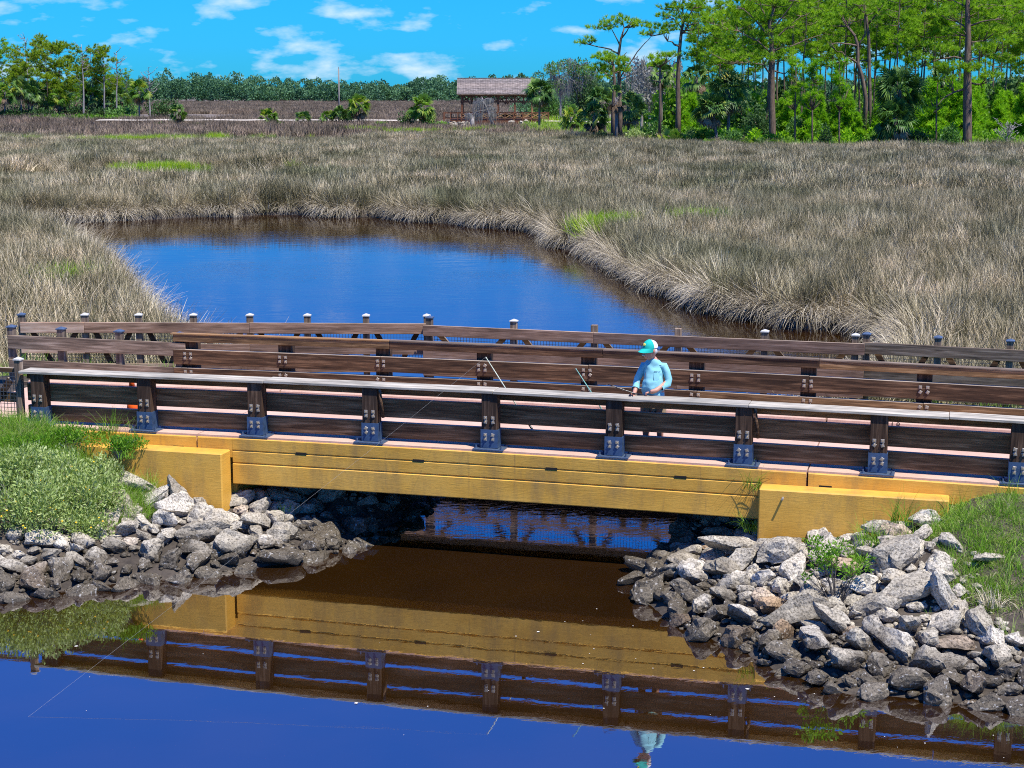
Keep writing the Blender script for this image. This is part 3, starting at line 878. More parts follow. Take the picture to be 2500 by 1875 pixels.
def fence(label, A, Bp, posts, ztop, zbot, board_specs, capmat, capped, w=0.12, brace=True, mesh=True, rise=0.13, mat=None, matfn=None, front=-1):
    """A, Bp: world ends; posts: fractions along; boards (z0,z1) measured from ztop"""
    A, Bp = Vector(A), Vector(Bp)
    d = Bp - A; L = d.length; d.normalize(); ang = math.atan2(d.y, d.x)
    root = empty('timber_fence', (A.x, A.y, 0), ang)
    tag(root, label, 'fence')
    off = front * (w / 2 + 0.022)
    for k, t in enumerate(posts):
        x = t * L
        mb = MB(); mb.box((0, 0, 0), (ztop + rise - zbot, w, w))
        pz = (ztop + rise + zbot) / 2
        p = mb.build('post', M['grey_wood'], root, bevel=0.005, loc=(x, 0, pz), rot=(0, R(-90), 0))
        if capped[k] if hasattr(capped, '__len__') else capped:
            o = cap_part(root, (x, 0, ztop + rise), capmat[k] if isinstance(capmat, list) else capmat, w)
    for (z0, z1, brk) in board_specs:
        bb = [b * L for b in brk]
        for a_, b_ in runs(bb):
            mm = matfn((a_ + b_) / 2 / L) if matfn else M['grey_wood']
            mb = MB(); mb.box((0, 0, 0), (b_ - a_ - 0.004, 0.042, z1 - z0))
            mb.build('board', mm, root, bevel=0.005, loc=((a_ + b_) / 2, off, ztop + (z0 + z1) / 2), rot=(0, random.uniform(-.002, .002), 0))
    if brace:
        for a_, b_ in runs(posts):
            xa, xb = a_ * L + w / 2, b_ * L - w / 2; xm = (xa + xb) / 2
            for (p0, p1) in (((xa + .12, ztop - 0.18), (xm - .05, zbot_brace(ztop))), ((xb - .12, ztop - 0.18), (xm + .05, zbot_brace(ztop)))):
                mb = MB(); mb.bar((p0[0], 0.03, p0[1]), (p1[0], 0.03, p1[1]), 0.04, 0.10)
                mb.build('brace', M['brown_wood'], root)
    if mesh:
        mb = wire_mesh((0, -front * 0.075, 0), (L, -front * 0.075, 0), ztop - 0.92, ztop - 0.05)
        tag(mb.build('wire_mesh', M['wire'], root), kind='stuff')
    return root
def zbot_brace(zt): return zt - 0.85
def frac(A, Bp, pxs, z):
    A, Bp = Vector(A), Vector(Bp); out = []
    for px in pxs:
        # where the sight line of column px crosses the fence line in plan
        k = (px - 1250.0) / 4000.0 / CP * 0.985
        d = Bp - A
        # x = k*y approximately (z effect folded in by the measured depth)
        y0 = A.y * CP + (CAM_H - z) * SP; yd = d.y * CP
        kk = (px - 1250.0) / 4000.0
        t = (kk * y0 - A.x) / (d.x - kk * yd)
        out.append(min(max(t, 0.0), 1.0))
    return out
ZT = 2.2
s_ = 2500 / 2212.0
A1, A2 = P(52, 785, ZT), P(1042, 788, ZT)
pp = frac(A1, A2, [x * s_ for x in (47, 184, 300, 418, 540, 664, 791, 923)], ZT)
fence('capped post fence with pale new boards at its left end, behind the bridge', A1, A2, pp, ZT, 1.05,
      [(-0.21, 0.0, [0, pp[1], pp[4], 1.0]), (-0.62, -0.42, [0, pp[1], pp[4], 1.0]), (-0.98, -0.82, [0, pp[3], 1.0])],
      [M['cap_metal'], M['white_cap'], M['white_cap']] + [M['white_cap']] * 5, True, matfn=lambda t: M['new_wood'] if t < 0.16 else M['grey_wood'] if t < 0.35 else M['pink_wood'])
B1, B2 = P(1036, 792, ZT), P(2112, 838, ZT)
pp = frac(B1, B2, [x * s_ for x in (928, 1110, 1284, 1465, 1652, 1848)], ZT)
fence('long weathered fence with wire mesh in front of the blue pool', B1, B2, pp, ZT, 1.05,
      [(-0.21, 0.0, [0, pp[2], 1.0]), (-0.66, -0.46, [0, pp[2], 1.0]), (-1.0, -0.83, [0, pp[3], 1.0])],
      [M['cap_metal'], M['white_cap'], M['white_cap'], M['white_cap'], M['white_cap'], M['white_cap']], [1, 1, 0, 0, 1, 1], matfn=lambda t: M['pink_wood'])
C1, C2 = P(2108, 834, ZT), P(2760, 866, ZT)
pp = frac(C1, C2, [x * s_ for x in (1872, 2026, 2182, 2345)], ZT)
fence('fence section with blue capped posts at the right edge behind the bridge', C1, C2, pp, ZT, -0.3,
      [(-0.21, 0.0, [0, 1.0]), (-0.66, -0.46, [0, 1.0]), (-1.0, -0.83, [0, 1.0])], M['cap_metal'], True, matfn=lambda t: M['grey_wood'])
# mostly hidden boardwalk under the long fences, added to darken reflections below the bridge
plank_me = MB(); plank_me.box((0, 0, 0), (0.135, 1.75, 0.038)); plank_me = plank_me.mesh('plank', bevel=0.004); plank_me.materials.append(M['grey_wood'])
for lab, q0, q1 in (('added weathered boardwalk behind the bridge, under the fence with pale new boards', A1, A2), ('added weathered boardwalk behind the bridge, under the long mesh fence', B1, B2)):
    dq = Vector((q1.x - q0.x, q1.y - q0.y, 0)); Lq = dq.length; dq.normalize()
    wk = empty('boardwalk', (q0.x, q0.y, 1.03), math.atan2(dq.y, dq.x)); tag(wk, lab, 'boardwalk')
    for i in range(int(Lq / 0.142)):
        link('plank', plank_me, None, wk, (0.07 + i * 0.142, -0.72 + random.uniform(-.01, .01), random.uniform(-.003, .003)), (0, 0, random.uniform(-.006, .006)))
    for yy in (-1.45, -0.72, 0.0):
        mb = MB(); mb.box((Lq / 2, yy, -0.13), (Lq, 0.05, 0.22)); mb.build('joist', M['post_wood'], wk)
    for i in range(4):
        for yy in (-1.45, 0.0):
            mb = MB(); mb.box((Lq * (i + .5) / 4, yy, -0.95), (0.15, 0.15, 1.42)); mb.build('pile', M['post_wood'], wk)
# approach fence carrying on from the far railing to the left
D1, D2 = B(-9.9, 3.45, 0), B(-6.55, 3.45, 0)
pp = frac(D1, D2, [12 * s_, 133 * s_, 258 * s_, 388 * s_], 2.4)
fence('short approach fence with blue post caps joining the far railing at the left', D1, D2, pp, 2.40, 0.9,
      [(-0.24, 0.0, [-0.01, 1.03]), (-0.66, -0.44, [-0.01, 1.03]), (-1.0, -0.82, [0, 1.0])], M['cap_metal'], True, matfn=lambda t: M['grey_wood'], mesh=False, brace=False)
# approach fence carrying on from the near railing, mostly outside the picture
E1, E2 = B(-10.6, 0.12, 0), B(-7.70, 0.12, 0)
fence('braced wire mesh fence with white capped end post at the far left', E1, E2, [0.02, 0.5, 1.0], 2.42, 0.9,
      [(-0.07, 0.0, [0, 0.98]), (-0.55, -0.40, [0, 0.98]), (-1.0, -0.8, [0, 0.98])], M['white_cap'], True, w=0.10, rise=0.14, matfn=lambda t: M['dark_wood'], front=1)

# ================================================================== RIPRAP ROCKS
def rock_mesh(seed, sub=3, ang=0.5):
    rng = np.random.default_rng(seed)
    bm = bmesh.new(); bmesh.ops.create_icosphere(bm, subdivisions=sub, radius=1.0)
    V = np.array([v.co[:] for v in bm.verts])
    # chop with random planes for facets, then roughen
    for _ in range(int(9 + 9 * ang)):
        d = unit(rng.normal(size=3)); h = rng.uniform(0.42, 0.82)
        k = V @ d
        V = V - np.outer(np.maximum(k - h, 0) * 0.95, d)
    def n3(P_, s, sd):
        return (vnoise(P_[:, 0] * s + 7.1 * sd, P_[:, 1] * s + P_[:, 2] * s * 0.7, sd) + vnoise(P_[:, 2] * s + 3.3, P_[:, 0] * s * 0.6 - P_[:, 1] * s, sd + 9) - 1)
    nrm = unit(V)
    V = V + nrm * (0.22 * n3(V, 1.5, seed) + 0.15 * n3(V, 3.5, seed + 1) + 0.09 * n3(V, 9.0, seed + 2))[:, None]
    V = V * np.array([rng.uniform(1.1, 1.65), rng.uniform(0.75, 1.1), rng.uniform(0.65, 0.95)])
    for v, c in zip(bm.verts, V): v.co = c
    me = bpy.data.meshes.new('rock')
    bm.to_mesh(me); bm.free()
    me.materials.append(M['rock'])
    return me
ROCKS = [rock_mesh(100 + i, 3, random.random()) for i in range(14)]
def rock_at(parent, p, size, seed=None, rot=None, name='rock', squash=1.0, sink=0.25):
    me = ROCKS[(seed if seed is not None else random.randrange(99)) % len(ROCKS)]
    r_ = rot if rot else (random.uniform(-.5, .5), random.uniform(-.5, .5), random.uniform(0, 6.3))
    o = link(name, me, None, parent, (p[0], p[1], p[2] + size * (0.62 - sink)), r_, (size * random.uniform(.85, 1.15), size * random.uniform(.85, 1.15), size * squash * random.uniform(.85, 1.1)))
    return o
gz = lambda x, y: float(ground_z(np.array([x]), np.array([y]))[0])
hero_xy = []
def on_ground(px, py, lift):
    d = ray(px, py); t = np.linspace(12, 40, 1400) / d.y
    X, Y, Z = d.x * t, d.y * t, CAM_H + d.z * t
    k = int(np.argmax(Z <= ground_z(X, Y) + lift))
    return Vector((X[k], Y[k], Z[k]))
def hero(px, py, zc, size, label, seed, rot, squash=1.0, stretch=(1, 1, 1)):
    """a rock one can point at: photo position of its middle, its height, half-length"""
    p = on_ground(px, py, size * 0.40)
    uh, vh = uv_of(p.x, p.y)
    if vh > -0.42 - size * .5 and abs(uh) > 3.8:           # keep clear of the wing wall
        d_ = ray(px, py); v_t = -0.42 - size * .62
        kk_ = (v_t + (BR_O.x * BN.x + BR_O.y * BN.y)) / (d_.x * BN.x + d_.y * BN.y)
        p = Vector((d_.x * kk_, d_.y * kk_, 0)); p.z = min(CAM_H + d_.z * kk_, gz(p.x, p.y) + size * .8)
    if px > 1600: size *= 0.78
    o = link('boulder', ROCKS[seed % len(ROCKS)], None, None, p, rot, (size * stretch[0], size * stretch[1], size * stretch[2] * squash))
    tag(o, label, 'rock')
    hero_xy.append((p.x, p.y, size * 0.85))
LB, RB = 'left', 'right'
hero(315, 1172, 0.95, 0.30, 'grey elongated boulder at the top of the left rock bank, under the wing wall', 3, (0.1, 0.35, -0.4), 0.8, (1.25, .8, .8))
hero(434, 1183, 0.88, 0.24, 'upright finger shaped rock standing against the left wing wall', 5, (0.1, 1.35, 0.2), 1.0, (1.2, .7, .8))
hero(378, 1212, 0.82, 0.27, 'bright white slanted rock below the upright finger rock', 7, (0.2, -0.45, 0.3), .8, (1.2, .8, .8))
hero(433, 1232, 0.74, 0.29, 'rounded tan rock in the middle of the left rock bank', 2, (0.3, 0.2, 0.9), 1)
hero(292, 1222, 0.82, 0.25, 'round grey rock at the edge of the grey green shrub', 9, (0.2, 0.9, 0.3), 1.1)
hero(352, 1196, 0.88, 0.13, 'small tan cobble wedged near the top of the left bank', 11, (0, 0, 0), .9)
hero(484, 1292, 0.46, 0.36, 'largest pale boulder in the middle of the left rock bank', 1, (0.1, -0.12, 0.2), .85, (1.1, .8, .9))
hero(537, 1262, 0.62, 0.27, 'white pitted rock below the corner of the left wing wall', 4, (0.3, 0.1, 1.2), 1)
hero(628, 1270, 0.55, 0.30, 'rounded pale rock nearest under the left end of the girder', 6, (0, .3, .5), .9)
hero(697, 1358, 0.14, 0.31, 'speckled tan boulder at the tip of the left bank', 8, (0.1, 0, .4), .9)
hero(580, 1325, 0.35, 0.31, 'dark peaked boulder low on the left bank', 10, (.2, .4, 1), .95)
hero(151, 1315, 0.50, 0.12, 'small ochre brown cobble under the grey green shrub', 12, (0, .2, .4), .8)
hero(2271, 1265, 1.12, 0.33, 'pale domed boulder at the top of the right bank beside the grass', 0, (0.2, .1, .4), 1.0)
hero(2168, 1288, 1.05, 0.36, 'long grey rock lying along the right wing wall', 3, (0.1, .12, -.1), .7, (1.35, .7, .9))
hero(2075, 1312, 0.95, 0.22, 'small pale rock against the foot of the right wing wall', 13, (0.1, .1, .9), .8)
hero(2195, 1352, 0.80, 0.42, 'large rough grey boulder on the upper right bank', 7, (0.4, -.5, .3), .9)
hero(2300, 1445, 0.60, 0.42, 'long bright boulder standing on edge beside the grassy slope', 1, (0.15, 1.05, .5), .9, (1.35, .8, .7))
hero(2235, 1420, 0.65, 0.40, 'broad pale boulder leaning on the bright upright boulder', 4, (0.1, -.3, .2), .8, (1.2, .9, .9))
hero(1965, 1485, 0.35, 0.43, 'big smooth white boulder in the middle of the right bank', 2, (0.2, -.25, .2), .95, (1.1, .9, 1))
hero(2040, 1515, 0.28, 0.33, 'white wedge shaped rock sloping towards the water on the right bank', 5, (0.1, .85, .3), .85, (1.2, .8, .8))
hero(1985, 1555, 0.14, 0.38, 'dark angular boulder at the water below the white boulder', 6, (0.2, .1, 1.2), .95)
hero(1800, 1330, 0.62, 0.42, 'long pale boulder at the foot of the right wing wall corner', 8, (0.1, .15, .15), .8, (1.3, .8, .9))
hero(1895, 1345, 0.62, 0.42, 'humped rough boulder below the small bright green bush', 9, (0.1, -.35, .3), .95)
hero(1690, 1390, 0.32, 0.36, 'flat brown boulder low beside the dark water', 10, (0.1, .1, 1.8), .75)
hero(2075, 1440, 0.52, 0.15, 'rust coloured cobble between grey rocks on the right bank', 12, (0, 0, 1), .9)
hero(2430, 1600, 0.12, 0.27, 'dark pocked rock beside the torn plastic at the right edge', 11, (.2, .2, 1), 1)
hero(2480, 1560, 0.28, 0.26, 'smooth grey rock at the right edge above the torn plastic', 0, (.2, .2, 2), .8)
hero(2416, 1358, 1.0, 0.20, 'pale rock set alone in the grass of the right bank', 13, (.1, .1, .5), .75, (1.3, .8, .9))

RU = lambda v: float(np.interp(v, [-6, -4.2, -3.3, -2.8, -2.5, -1.85, -.4], [7.9, 7.7, 7.4, 7.0, 6.7, 6.55, 6.4]))
def scatter_rocks(label, side, n_try, seed, nmax):
    rng = random.Random(seed)
    root = empty('rock_bank', B(-4.5 if side < 0 else 4.8, -1.2, 0.3))
    tag(root, label, 'rock bank')
    inv = root.location
    placed = []
    cand = []
    for _ in range(n_try):
        u = rng.uniform(-9.5, -1.2) if side < 0 else rng.uniform(1.6, 9.0)
        v = rng.uniform(-6.0, 3.4)
        cand.append((u, v))
    arr = np.array([[B(u, v, 0).x, B(u, v, 0).y] for u, v in cand])
    sd = shore(arr[:, 0], arr[:, 1]); zz = ground_z(arr[:, 0], arr[:, 1], sd)
    for si, (smin, smax) in enumerate(((0.17, 0.25), (0.11, 0.17), (0.07, 0.11), (0.045, 0.07))):
        for k, (u, v) in enumerate(cand):
            if len(placed) >= nmax: break
            s0 = sd[k]
            lim = 2.5 if side < 0 else 2.75
            if side < 0:
                lim = 2.7 if u > -6.4 else 1.15
            elif u > RU(v): continue
            if s0 < (-0.2 if side < 0 else -0.05) or s0 > lim: continue
            if v > -0.05 and (s0 > 1.7): continue
            if -0.45 < v < -0.05 and abs(u) > 3.9: continue
            if si == 0 and rng.random() > (0.10 if side < 0 and u < -6.0 else 0.6): continue
            r_ = rng.uniform(smin, smax)
            x, y = arr[k]
            f = 0.72
            if any((x - a) ** 2 + (y - b) ** 2 < ((r_ + c) * f) ** 2 for a, b, c in placed): continue
            if any((x - a) ** 2 + (y - b) ** 2 < ((r_ + c) * 0.6) ** 2 for a, b, c in hero_xy): continue
            placed.append((x, y, r_))
            z = zz[k]
            o = rock_at(root, (x - inv.x, y - inv.y, z - inv.z), r_, rng.randrange(99), sink=0.25)
    # small rubble and silt filling the gaps: too small to pick apart
    rr = np.random.default_rng(seed); Vs, Fs, off_ = [], [], 0
    lo = bmesh.new(); bmesh.ops.create_icosphere(lo, subdivisions=1, radius=1.0)
    V0 = np.array([v_.co[:] for v_ in lo.verts]); F0 = np.array([[v_.index for v_ in f_.verts] for f_ in lo.faces]); lo.free()
    for k in range(0, len(cand)):
        u, v = cand[k]
        s0 = sd[k]
        lim = (2.7 if u > -6.4 else 1.3) if side < 0 else 2.6
        if s0 < -0.3 or s0 > lim or (side > 0 and u > RU(v) + .3) or (v > -0.5 and abs(u) > 3.9) or len(Vs) > 2600: continue
        s_k = rr.uniform(.018, .065)
        W_ = V0 * (1 + rr.normal(0, .16, (len(V0), 1))) * np.array([rr.uniform(.8, 1.5), rr.uniform(.7, 1.1), rr.uniform(.5, .8)]) * s_k
        an = rr.uniform(0, 6.28); ca, sa = math.cos(an), math.sin(an)
        W_ = np.stack([W_[:, 0] * ca - W_[:, 1] * sa, W_[:, 0] * sa + W_[:, 1] * ca, W_[:, 2]], 1)
        Vs.append(W_ + np.array([arr[k, 0] - inv.x, arr[k, 1] - inv.y, zz[k] - inv.z + s_k * .3])); Fs.append(F0 + off_); off_ += len(V0)
    ro = link('rubble', np_mesh('rubble', np.concatenate(Vs), [np.concatenate(Fs)]), M['rock'], root); tag(ro, kind='stuff')
    return len(placed)
nL = scatter_rocks('grey riprap rocks of the left bank, dark and wet along the waterline', -1, 6500, 5, 298)
nR = scatter_rocks('grey riprap rocks of the right bank below the wing wall', 1, 6500, 6, 298)

# ================================================================== INSTANCED STUFF (rushes, grass)
def gn_instancer(name, pts, rot, scl, idx, sources, label):
    """one object whose points carry tufts; the tufts are shared meshes"""
    me = bpy.data.meshes.new(name)
    n = len(pts)
    me.vertices.add(n)
    me.vertices.foreach_set('co', np.asarray(pts, dtype=np.float32).ravel())
    a = me.attributes.new('rot', 'FLOAT_VECTOR', 'POINT'); a.data.foreach_set('vector', np.asarray(rot, dtype=np.float32).ravel())
    a = me.attributes.new('scl', 'FLOAT_VECTOR', 'POINT'); a.data.foreach_set('vector', np.asarray(scl, dtype=np.float32).ravel())
    a = me.attributes.new('idx', 'INT', 'POINT'); a.data.foreach_set('value', np.asarray(idx, dtype=np.int32))
    o = link(name, me)
    col = bpy.data.collections.new(name + '_tufts')
    for k, sme in enumerate(sources):
        so = bpy.data.objects.new('%s_tuft_%02d' % (name, k), sme)
        col.objects.link(so)
    ng = bpy.data.node_groups.new(name + '_nodes', 'GeometryNodeTree')
    ng.interface.new_socket('Geometry', in_out='INPUT', socket_type='NodeSocketGeometry')
    ng.interface.new_socket('Geometry', in_out='OUTPUT', socket_type='NodeSocketGeometry')
    N, L = ng.nodes, ng.links
    gi, go = N.new('NodeGroupInput'), N.new('NodeGroupOutput')
    ci = N.new('GeometryNodeCollectionInfo')
    ci.inputs['Collection'].default_value = col
    ci.inputs['Separate Children'].default_value = True
    ci.inputs['Reset Children'].default_value = True
    iop = N.new('GeometryNodeInstanceOnPoints')
    def na(nm, ty):
        x = N.new('GeometryNodeInputNamedAttribute'); x.data_type = ty; x.inputs['Name'].default_value = nm
        return x.outputs['Attribute']
    e2r = N.new('FunctionNodeEulerToRotation')
    L.new(na('rot', 'FLOAT_VECTOR'), e2r.inputs[0])
    L.new(gi.outputs[0], iop.inputs['Points'])
    L.new(ci.outputs[0], iop.inputs['Instance'])
    iop.inputs['Pick Instance'].default_value = True
    L.new(na('idx', 'INT'), iop.inputs['Instance Index'])
    L.new(e2r.outputs[0], iop.inputs['Rotation'])
    L.new(na('scl', 'FLOAT_VECTOR'), iop.inputs['Scale'])
    L.new(iop.outputs[0], go.inputs[0])
    md = o.modifiers.new('tufts', 'NODES'); md.node_group = ng
    tag(o, label, kind='stuff')
    return o
def tuft(name, seed, n, rad, h0, h1, w, lean, bend, mat, seg=3, base_lean=0.0, az0=None, az_spread=math.pi):
    rng = np.random.default_rng(seed)
    az = rng.uniform(-math.pi, math.pi, n) if az0 is None else az0 + rng.normal(0, az_spread, n)
    rr = rad * np.sqrt(rng.uniform(0, 1, n)); pa = rng.uniform(0, 2 * math.pi, n)
    base = np.stack([rr * np.cos(pa), rr * np.sin(pa), np.zeros(n) - 0.05], 1)
    L = rng.uniform(h0, h1, n)
    V, F, s = blades(base, az, base_lean + np.abs(rng.normal(0, lean, n)), np.abs(rng.normal(bend, bend * 0.5, n)), L, np.full(n, w) * rng.uniform(.7, 1.3, n), seg, rng)
    r = np.tile(rng.uniform(0, 1, n), s)
    me = np_mesh(name, V, [F], [r])
    me.materials.append(M[mat])
    return me
BIG = bpy.app.background is not None
rush_near = [tuft('rush', 20 + i, 72, 0.30, 0.75, 1.35, 0.019, 0.22, 0.45, 'rush') for i in range(6)] + \
            [tuft('rush', 40 + i, 72, 0.28, 0.7, 1.3, 0.019, 0.45, 0.9, 'rush') for i in range(3)]
rush_mid = [tuft('rush', 50 + i, 100, 0.75, 0.8, 1.4, 0.042, 0.25, 0.5, 'rush', 2) for i in range(5)]
rush_far = [tuft('rush', 60 + i, 120, 2.2, 0.8, 1.3, 0.085, 0.25, 0.4, 'rush_far', 2) for i in range(4)]
rush_droop = [tuft('rush_droop', 70 + i, 80, 0.22, 0.95, 1.6, 0.02, 0.25, 1.5, 'rush_pale', 5, 0.45, 0.0, 0.75) for i in range(5)]
lime_t = [tuft('lime', 80 + i, 60, 0.35, 0.4, 0.8, 0.026, 0.35, 0.5, 'lime', 2) for i in range(3)]
# where nothing of the marsh grows: woods, path
right_edge = [P(1265, 325, .5), P(1420, 342, .5), P(1600, 350, .5), P(1760, 358, .5), P(1950, 366, .5), P(2500, 370, .5), P(2900, 372, .5)]
def beyond_right_wood(X, Y):
    xs = np.array([p.x for p in right_edge]); ys = np.array([p.y for p in right_edge])
    # edge runs towards the camera as it goes right
    o = np.argsort(xs)
    ye = np.interp(X, xs[o], ys[o])
    return (X > xs.min()) & (Y > ye) & (Y < 420)
lime_spots = [(150, 523, 1.6, 1.0), (845, 512, 1.8, 1.2), (930, 518, 2.2, .8), (1460, 575, 1.1, 1.2), (1400, 585, .8, .8), (1510, 570, .7, .7), (170, 720, .9, 1.6), (295, 418, 1.2, 1.2), (440, 420, 1.3, 1), (405, 421, .8, .8), (365, 423, 1.0, .8), (670, 416, 1.1, 1.1), (430, 350, 6, 2.5), (330, 351, 5, 2), (50, 351, 2.5, 1.5), (590, 341, 3, 1.6), (660, 338, 3, 1.5), (770, 334, 2, 1.5), (1180, 325, 3, 1.2), (900, 325, 2.5, 1.5), (1700, 560, 1.4, 1.4), (1000, 330, 4, 2)]
def lime_w(X, Y):
    w = np.zeros(X.shape)
    for (px, py, a, b) in lime_spots:
        c = P(px, py, .6)
        w = np.maximum(w, np.exp(-(((X - c.x) / a) ** 2 + ((Y - c.y) / b) ** 2)))
    return w
def sample_zone(n, y0, y1, rng, margin=7.0):
    y = np.sqrt(rng.uniform(y0 * y0, y1 * y1, n))
    x = rng.uniform(-1, 1, n) * (0.335 * y + margin)
    return x, y
def marsh(name, sources, n, y0, y1, seed, s0, s1, label, edge=0.12, rlo=0.0):
    rng = np.random.default_rng(seed)
    x, y = sample_zone(n, y0, y1, rng)
    sd = shore(x, y)
    u, v = uv_of(x, y)
    ok = (sd > edge) & (v > 7.2) & ~beyond_right_wood(x, y) & ~((np.abs(y - PATH_Y + 2) < 6) & (x > -80) & (x < 30))
    ok &= ~((y > 335) & (y < 420) & (x < -60))
    lw = lime_w(x, y)
    ok &= rng.uniform(0, 1, n) > np.clip((lw * 2.0 - .25) * (.35 + vnoise(x * .7, y * .5, 21)), 0, .95)
    dens = vnoise(x * 0.35, y * 0.22, 8)
    ok &= rng.uniform(0, 1, n) < 0.55 + 0.6 * dens
    x, y, sd = x[ok], y[ok], sd[ok]
    m = len(x)
    z = ground_z(x, y, sd)
    patch = vnoise(x * 0.16, y * 0.10, 17)
    tilt = rng.normal(0, 0.09, (m, 2)) + np.stack([np.full(m, 0.05), np.full(m, 0.08)], 1)
    rot = np.stack([tilt[:, 0], tilt[:, 1], rng.uniform(0, 6.28, m)], 1)
    s = rng.uniform(s0, s1, m) * (0.70 + 0.55 * patch)
    for q, reach in ((ditch_polys[0], 16.0), (ditch_polys[1], 26.0)):      # low salt-marsh turf on the near side of the little channels
        inx = (x > q[:, 0].min() - 2) & (x < q[:, 0].max() + 2)
        dq = q[:, 1].mean() - y
        s = np.where(inx & (dq > -1) & (dq < reach), s * np.clip(.25 + .5 * np.abs(dq - 2) / reach, 0, 1), s)
    scl = np.stack([s, s, s * rng.uniform(.85, 1.1, m)], 1)
    return gn_instancer(name, np.stack([x, y, z], 1), rot, scl, rng.integers(0, len(sources), m), sources, label)
marsh('marsh_rushes', rush_near, 30000, 30, 92, 1, 0.8, 1.15, 'grey brown rushes of the marsh around the pool')
marsh('marsh_rushes', rush_mid, 30000, 88, 205, 2, 0.75, 1.1, 'grey brown rushes of the middle marsh')
marsh('marsh_rushes', rush_far, 36000, 200, 765, 3, 0.8, 1.2, 'purplish brown rushes of the far marsh')
# rushes leaning out over the water along the pool's edge
def shore_tufts(name, sources, polys, step, seed, label, y0=29, y1=130, inset=(0.05, 0.5), smin=.75, smax=1.15, cond=None):
    rng = np.random.default_rng(seed)
    pts = []; rots = []; sc = []
    for poly in polys:
        n = len(poly)
        for i in range(n):
            a = np.array(poly[i]); b = np.array(poly[(i + 1) % n])
            L = np.linalg.norm(b - a)
            if max(a[1], b[1]) < y0 or min(a[1], b[1]) > y1 or abs(a[0]) > 60: continue
            d = (b - a) / max(L, 1e-6); nrm = np.array([d[1], -d[0]])      # one side
            q = (a + b) / 2 + nrm * 0.3
            if shore(np.array([q[0]]), np.array([q[1]]))[0] < 0: nrm = -nrm  # now points to land
            for t in np.arange(0, L, step):
                if rng.random() < 0.12: continue
                p = a + d * (t + rng.uniform(-.3, .3) * step) + nrm * rng.uniform(*inset)
                if cond is not None and not cond(p): continue
                out = math.atan2(-nrm[1], -nrm[0]) + rng.normal(0, 0.35)
                pts.append((p[0], p[1])); rots.append((rng.normal(0, .06), rng.normal(0, .06), out)); sc.append(rng.uniform(smin, smax) * (0.75 + 0.55 * vnoise(p[0] * .4, p[1] * .4, 4)))
    pts = np.array(pts); z = np.maximum(ground_z(pts[:, 0], pts[:, 1]), 0.12)
    s = np.array(sc)
    return gn_instancer(name, np.column_stack([pts, z]), np.array(rots), np.stack([s, s, s], 1), rng.integers(0, len(sources), len(s)), sources, label)
def behind_bridge(p):
    u, v = uv_of(p[0], p[1]); return v > 8.0 and lime_w(np.array([p[0]]), np.array([p[1]]))[0] < .35
shore_tufts('bank_rushes', rush_droop, [water_poly] + ditch_polys[:1], 0.26, 9, 'pale straw rushes drooping over the edge of the pool', cond=behind_bridge)
shore_tufts('bank_rushes', rush_near, [water_poly] + ditch_polys[:1], 0.33, 10, 'olive rushes standing along the edge of the pool', inset=(0.35, 1.1), cond=behind_bridge)
# lime green cordgrass patches
rng_ = np.random.default_rng(31)
px_, py_ = [], []
for (a, b, sx, sy) in lime_spots:
    c = P(a, b, .6); k = int(22 * sx * sy / max(1.0, (c.y / 120)) ) + 12
    px_.extend(c.x + rng_.normal(0, sx * .62, k)); py_.extend(c.y + rng_.normal(0, sy * .62, k))
px_, py_ = np.array(px_), np.array(py_)
ok = shore(px_, py_) > 0.05; px_, py_ = px_[ok], py_[ok]
m_ = len(px_); s__ = rng_.uniform(.7, 1.2, m_) * (0.9 + (py_ / 330.0))
gn_instancer('cordgrass', np.column_stack([px_, py_, ground_z(px_, py_) + np.where(py_ < 100, 0.4, 0.22)]), np.column_stack([rng_.normal(0, .1, m_), rng_.normal(0, .1, m_), rng_.uniform(0, 6.3, m_)]), np.column_stack([s__, s__, s__ * .9]), rng_.integers(0, 3, m_), lime_t, 'lime green cordgrass in patches among the rushes')

# ------------------------------------------------------------------ near grass: lawn on the right bank, weeds on the left
lawn_t = [tuft('lawn', 90 + i, 46, 0.13, 0.04, 0.13, 0.008, 0.5, 0.9, 'lawn', 3) for i in range(4)] + [tuft('lawn', 96, 22, 0.1, 0.2, 0.42, 0.008, 0.35, 0.9, 'lawn', 4)]
rng_ = np.random.default_rng(33)
n_ = 16000
u_ = rng_.uniform(4.0, 11.5, n_); v_ = rng_.uniform(-5.5, -0.12, n_)
X_ = BR_O.x + u_ * BU.x + v_ * BN.x; Y_ = BR_O.y + u_ * BU.y + v_ * BN.y
sd_ = shore(X_, Y_)
lim_ = np.where(u_ > np.interp(v_, [-6, -4.2, -3.3, -2.8, -2.5, -1.85, -.4], [7.9, 7.7, 7.4, 7.0, 6.7, 6.55, 6.4]) - .15, 1.15, np.where((v_ > -1.5) & (u_ > 5.3), 1.5, 2.5)) + 0.5 * (vnoise(X_ * 1.7, Y_ * 1.7, 2) - .5)
bare = vnoise(X_ * 2.3, Y_ * 2.3, 12)
ok = (sd_ > lim_) & ~((v_ > -0.45) & (u_ < 6.45)) & (rng_.uniform(0, 1, n_) < np.clip(1.6 - bare * 2.0, 0.10, 1))
X_, Y_ = X_[ok], Y_[ok]; m_ = len(X_); s__ = rng_.uniform(.7, 1.25, m_)
idx_ = np.where(rng_.uniform(0, 1, m_) < .06, 4, rng_.integers(0, 4, m_))
gn_instancer('lawn_grass', np.column_stack([X_, Y_, ground_z(X_, Y_)]), np.column_stack([rng_.normal(0, .12, m_), rng_.normal(0, .12, m_), rng_.uniform(0, 6.3, m_)]), np.column_stack([s__] * 3), idx_, lawn_t, 'short bright green grass on the right bank')
n_ = 9000
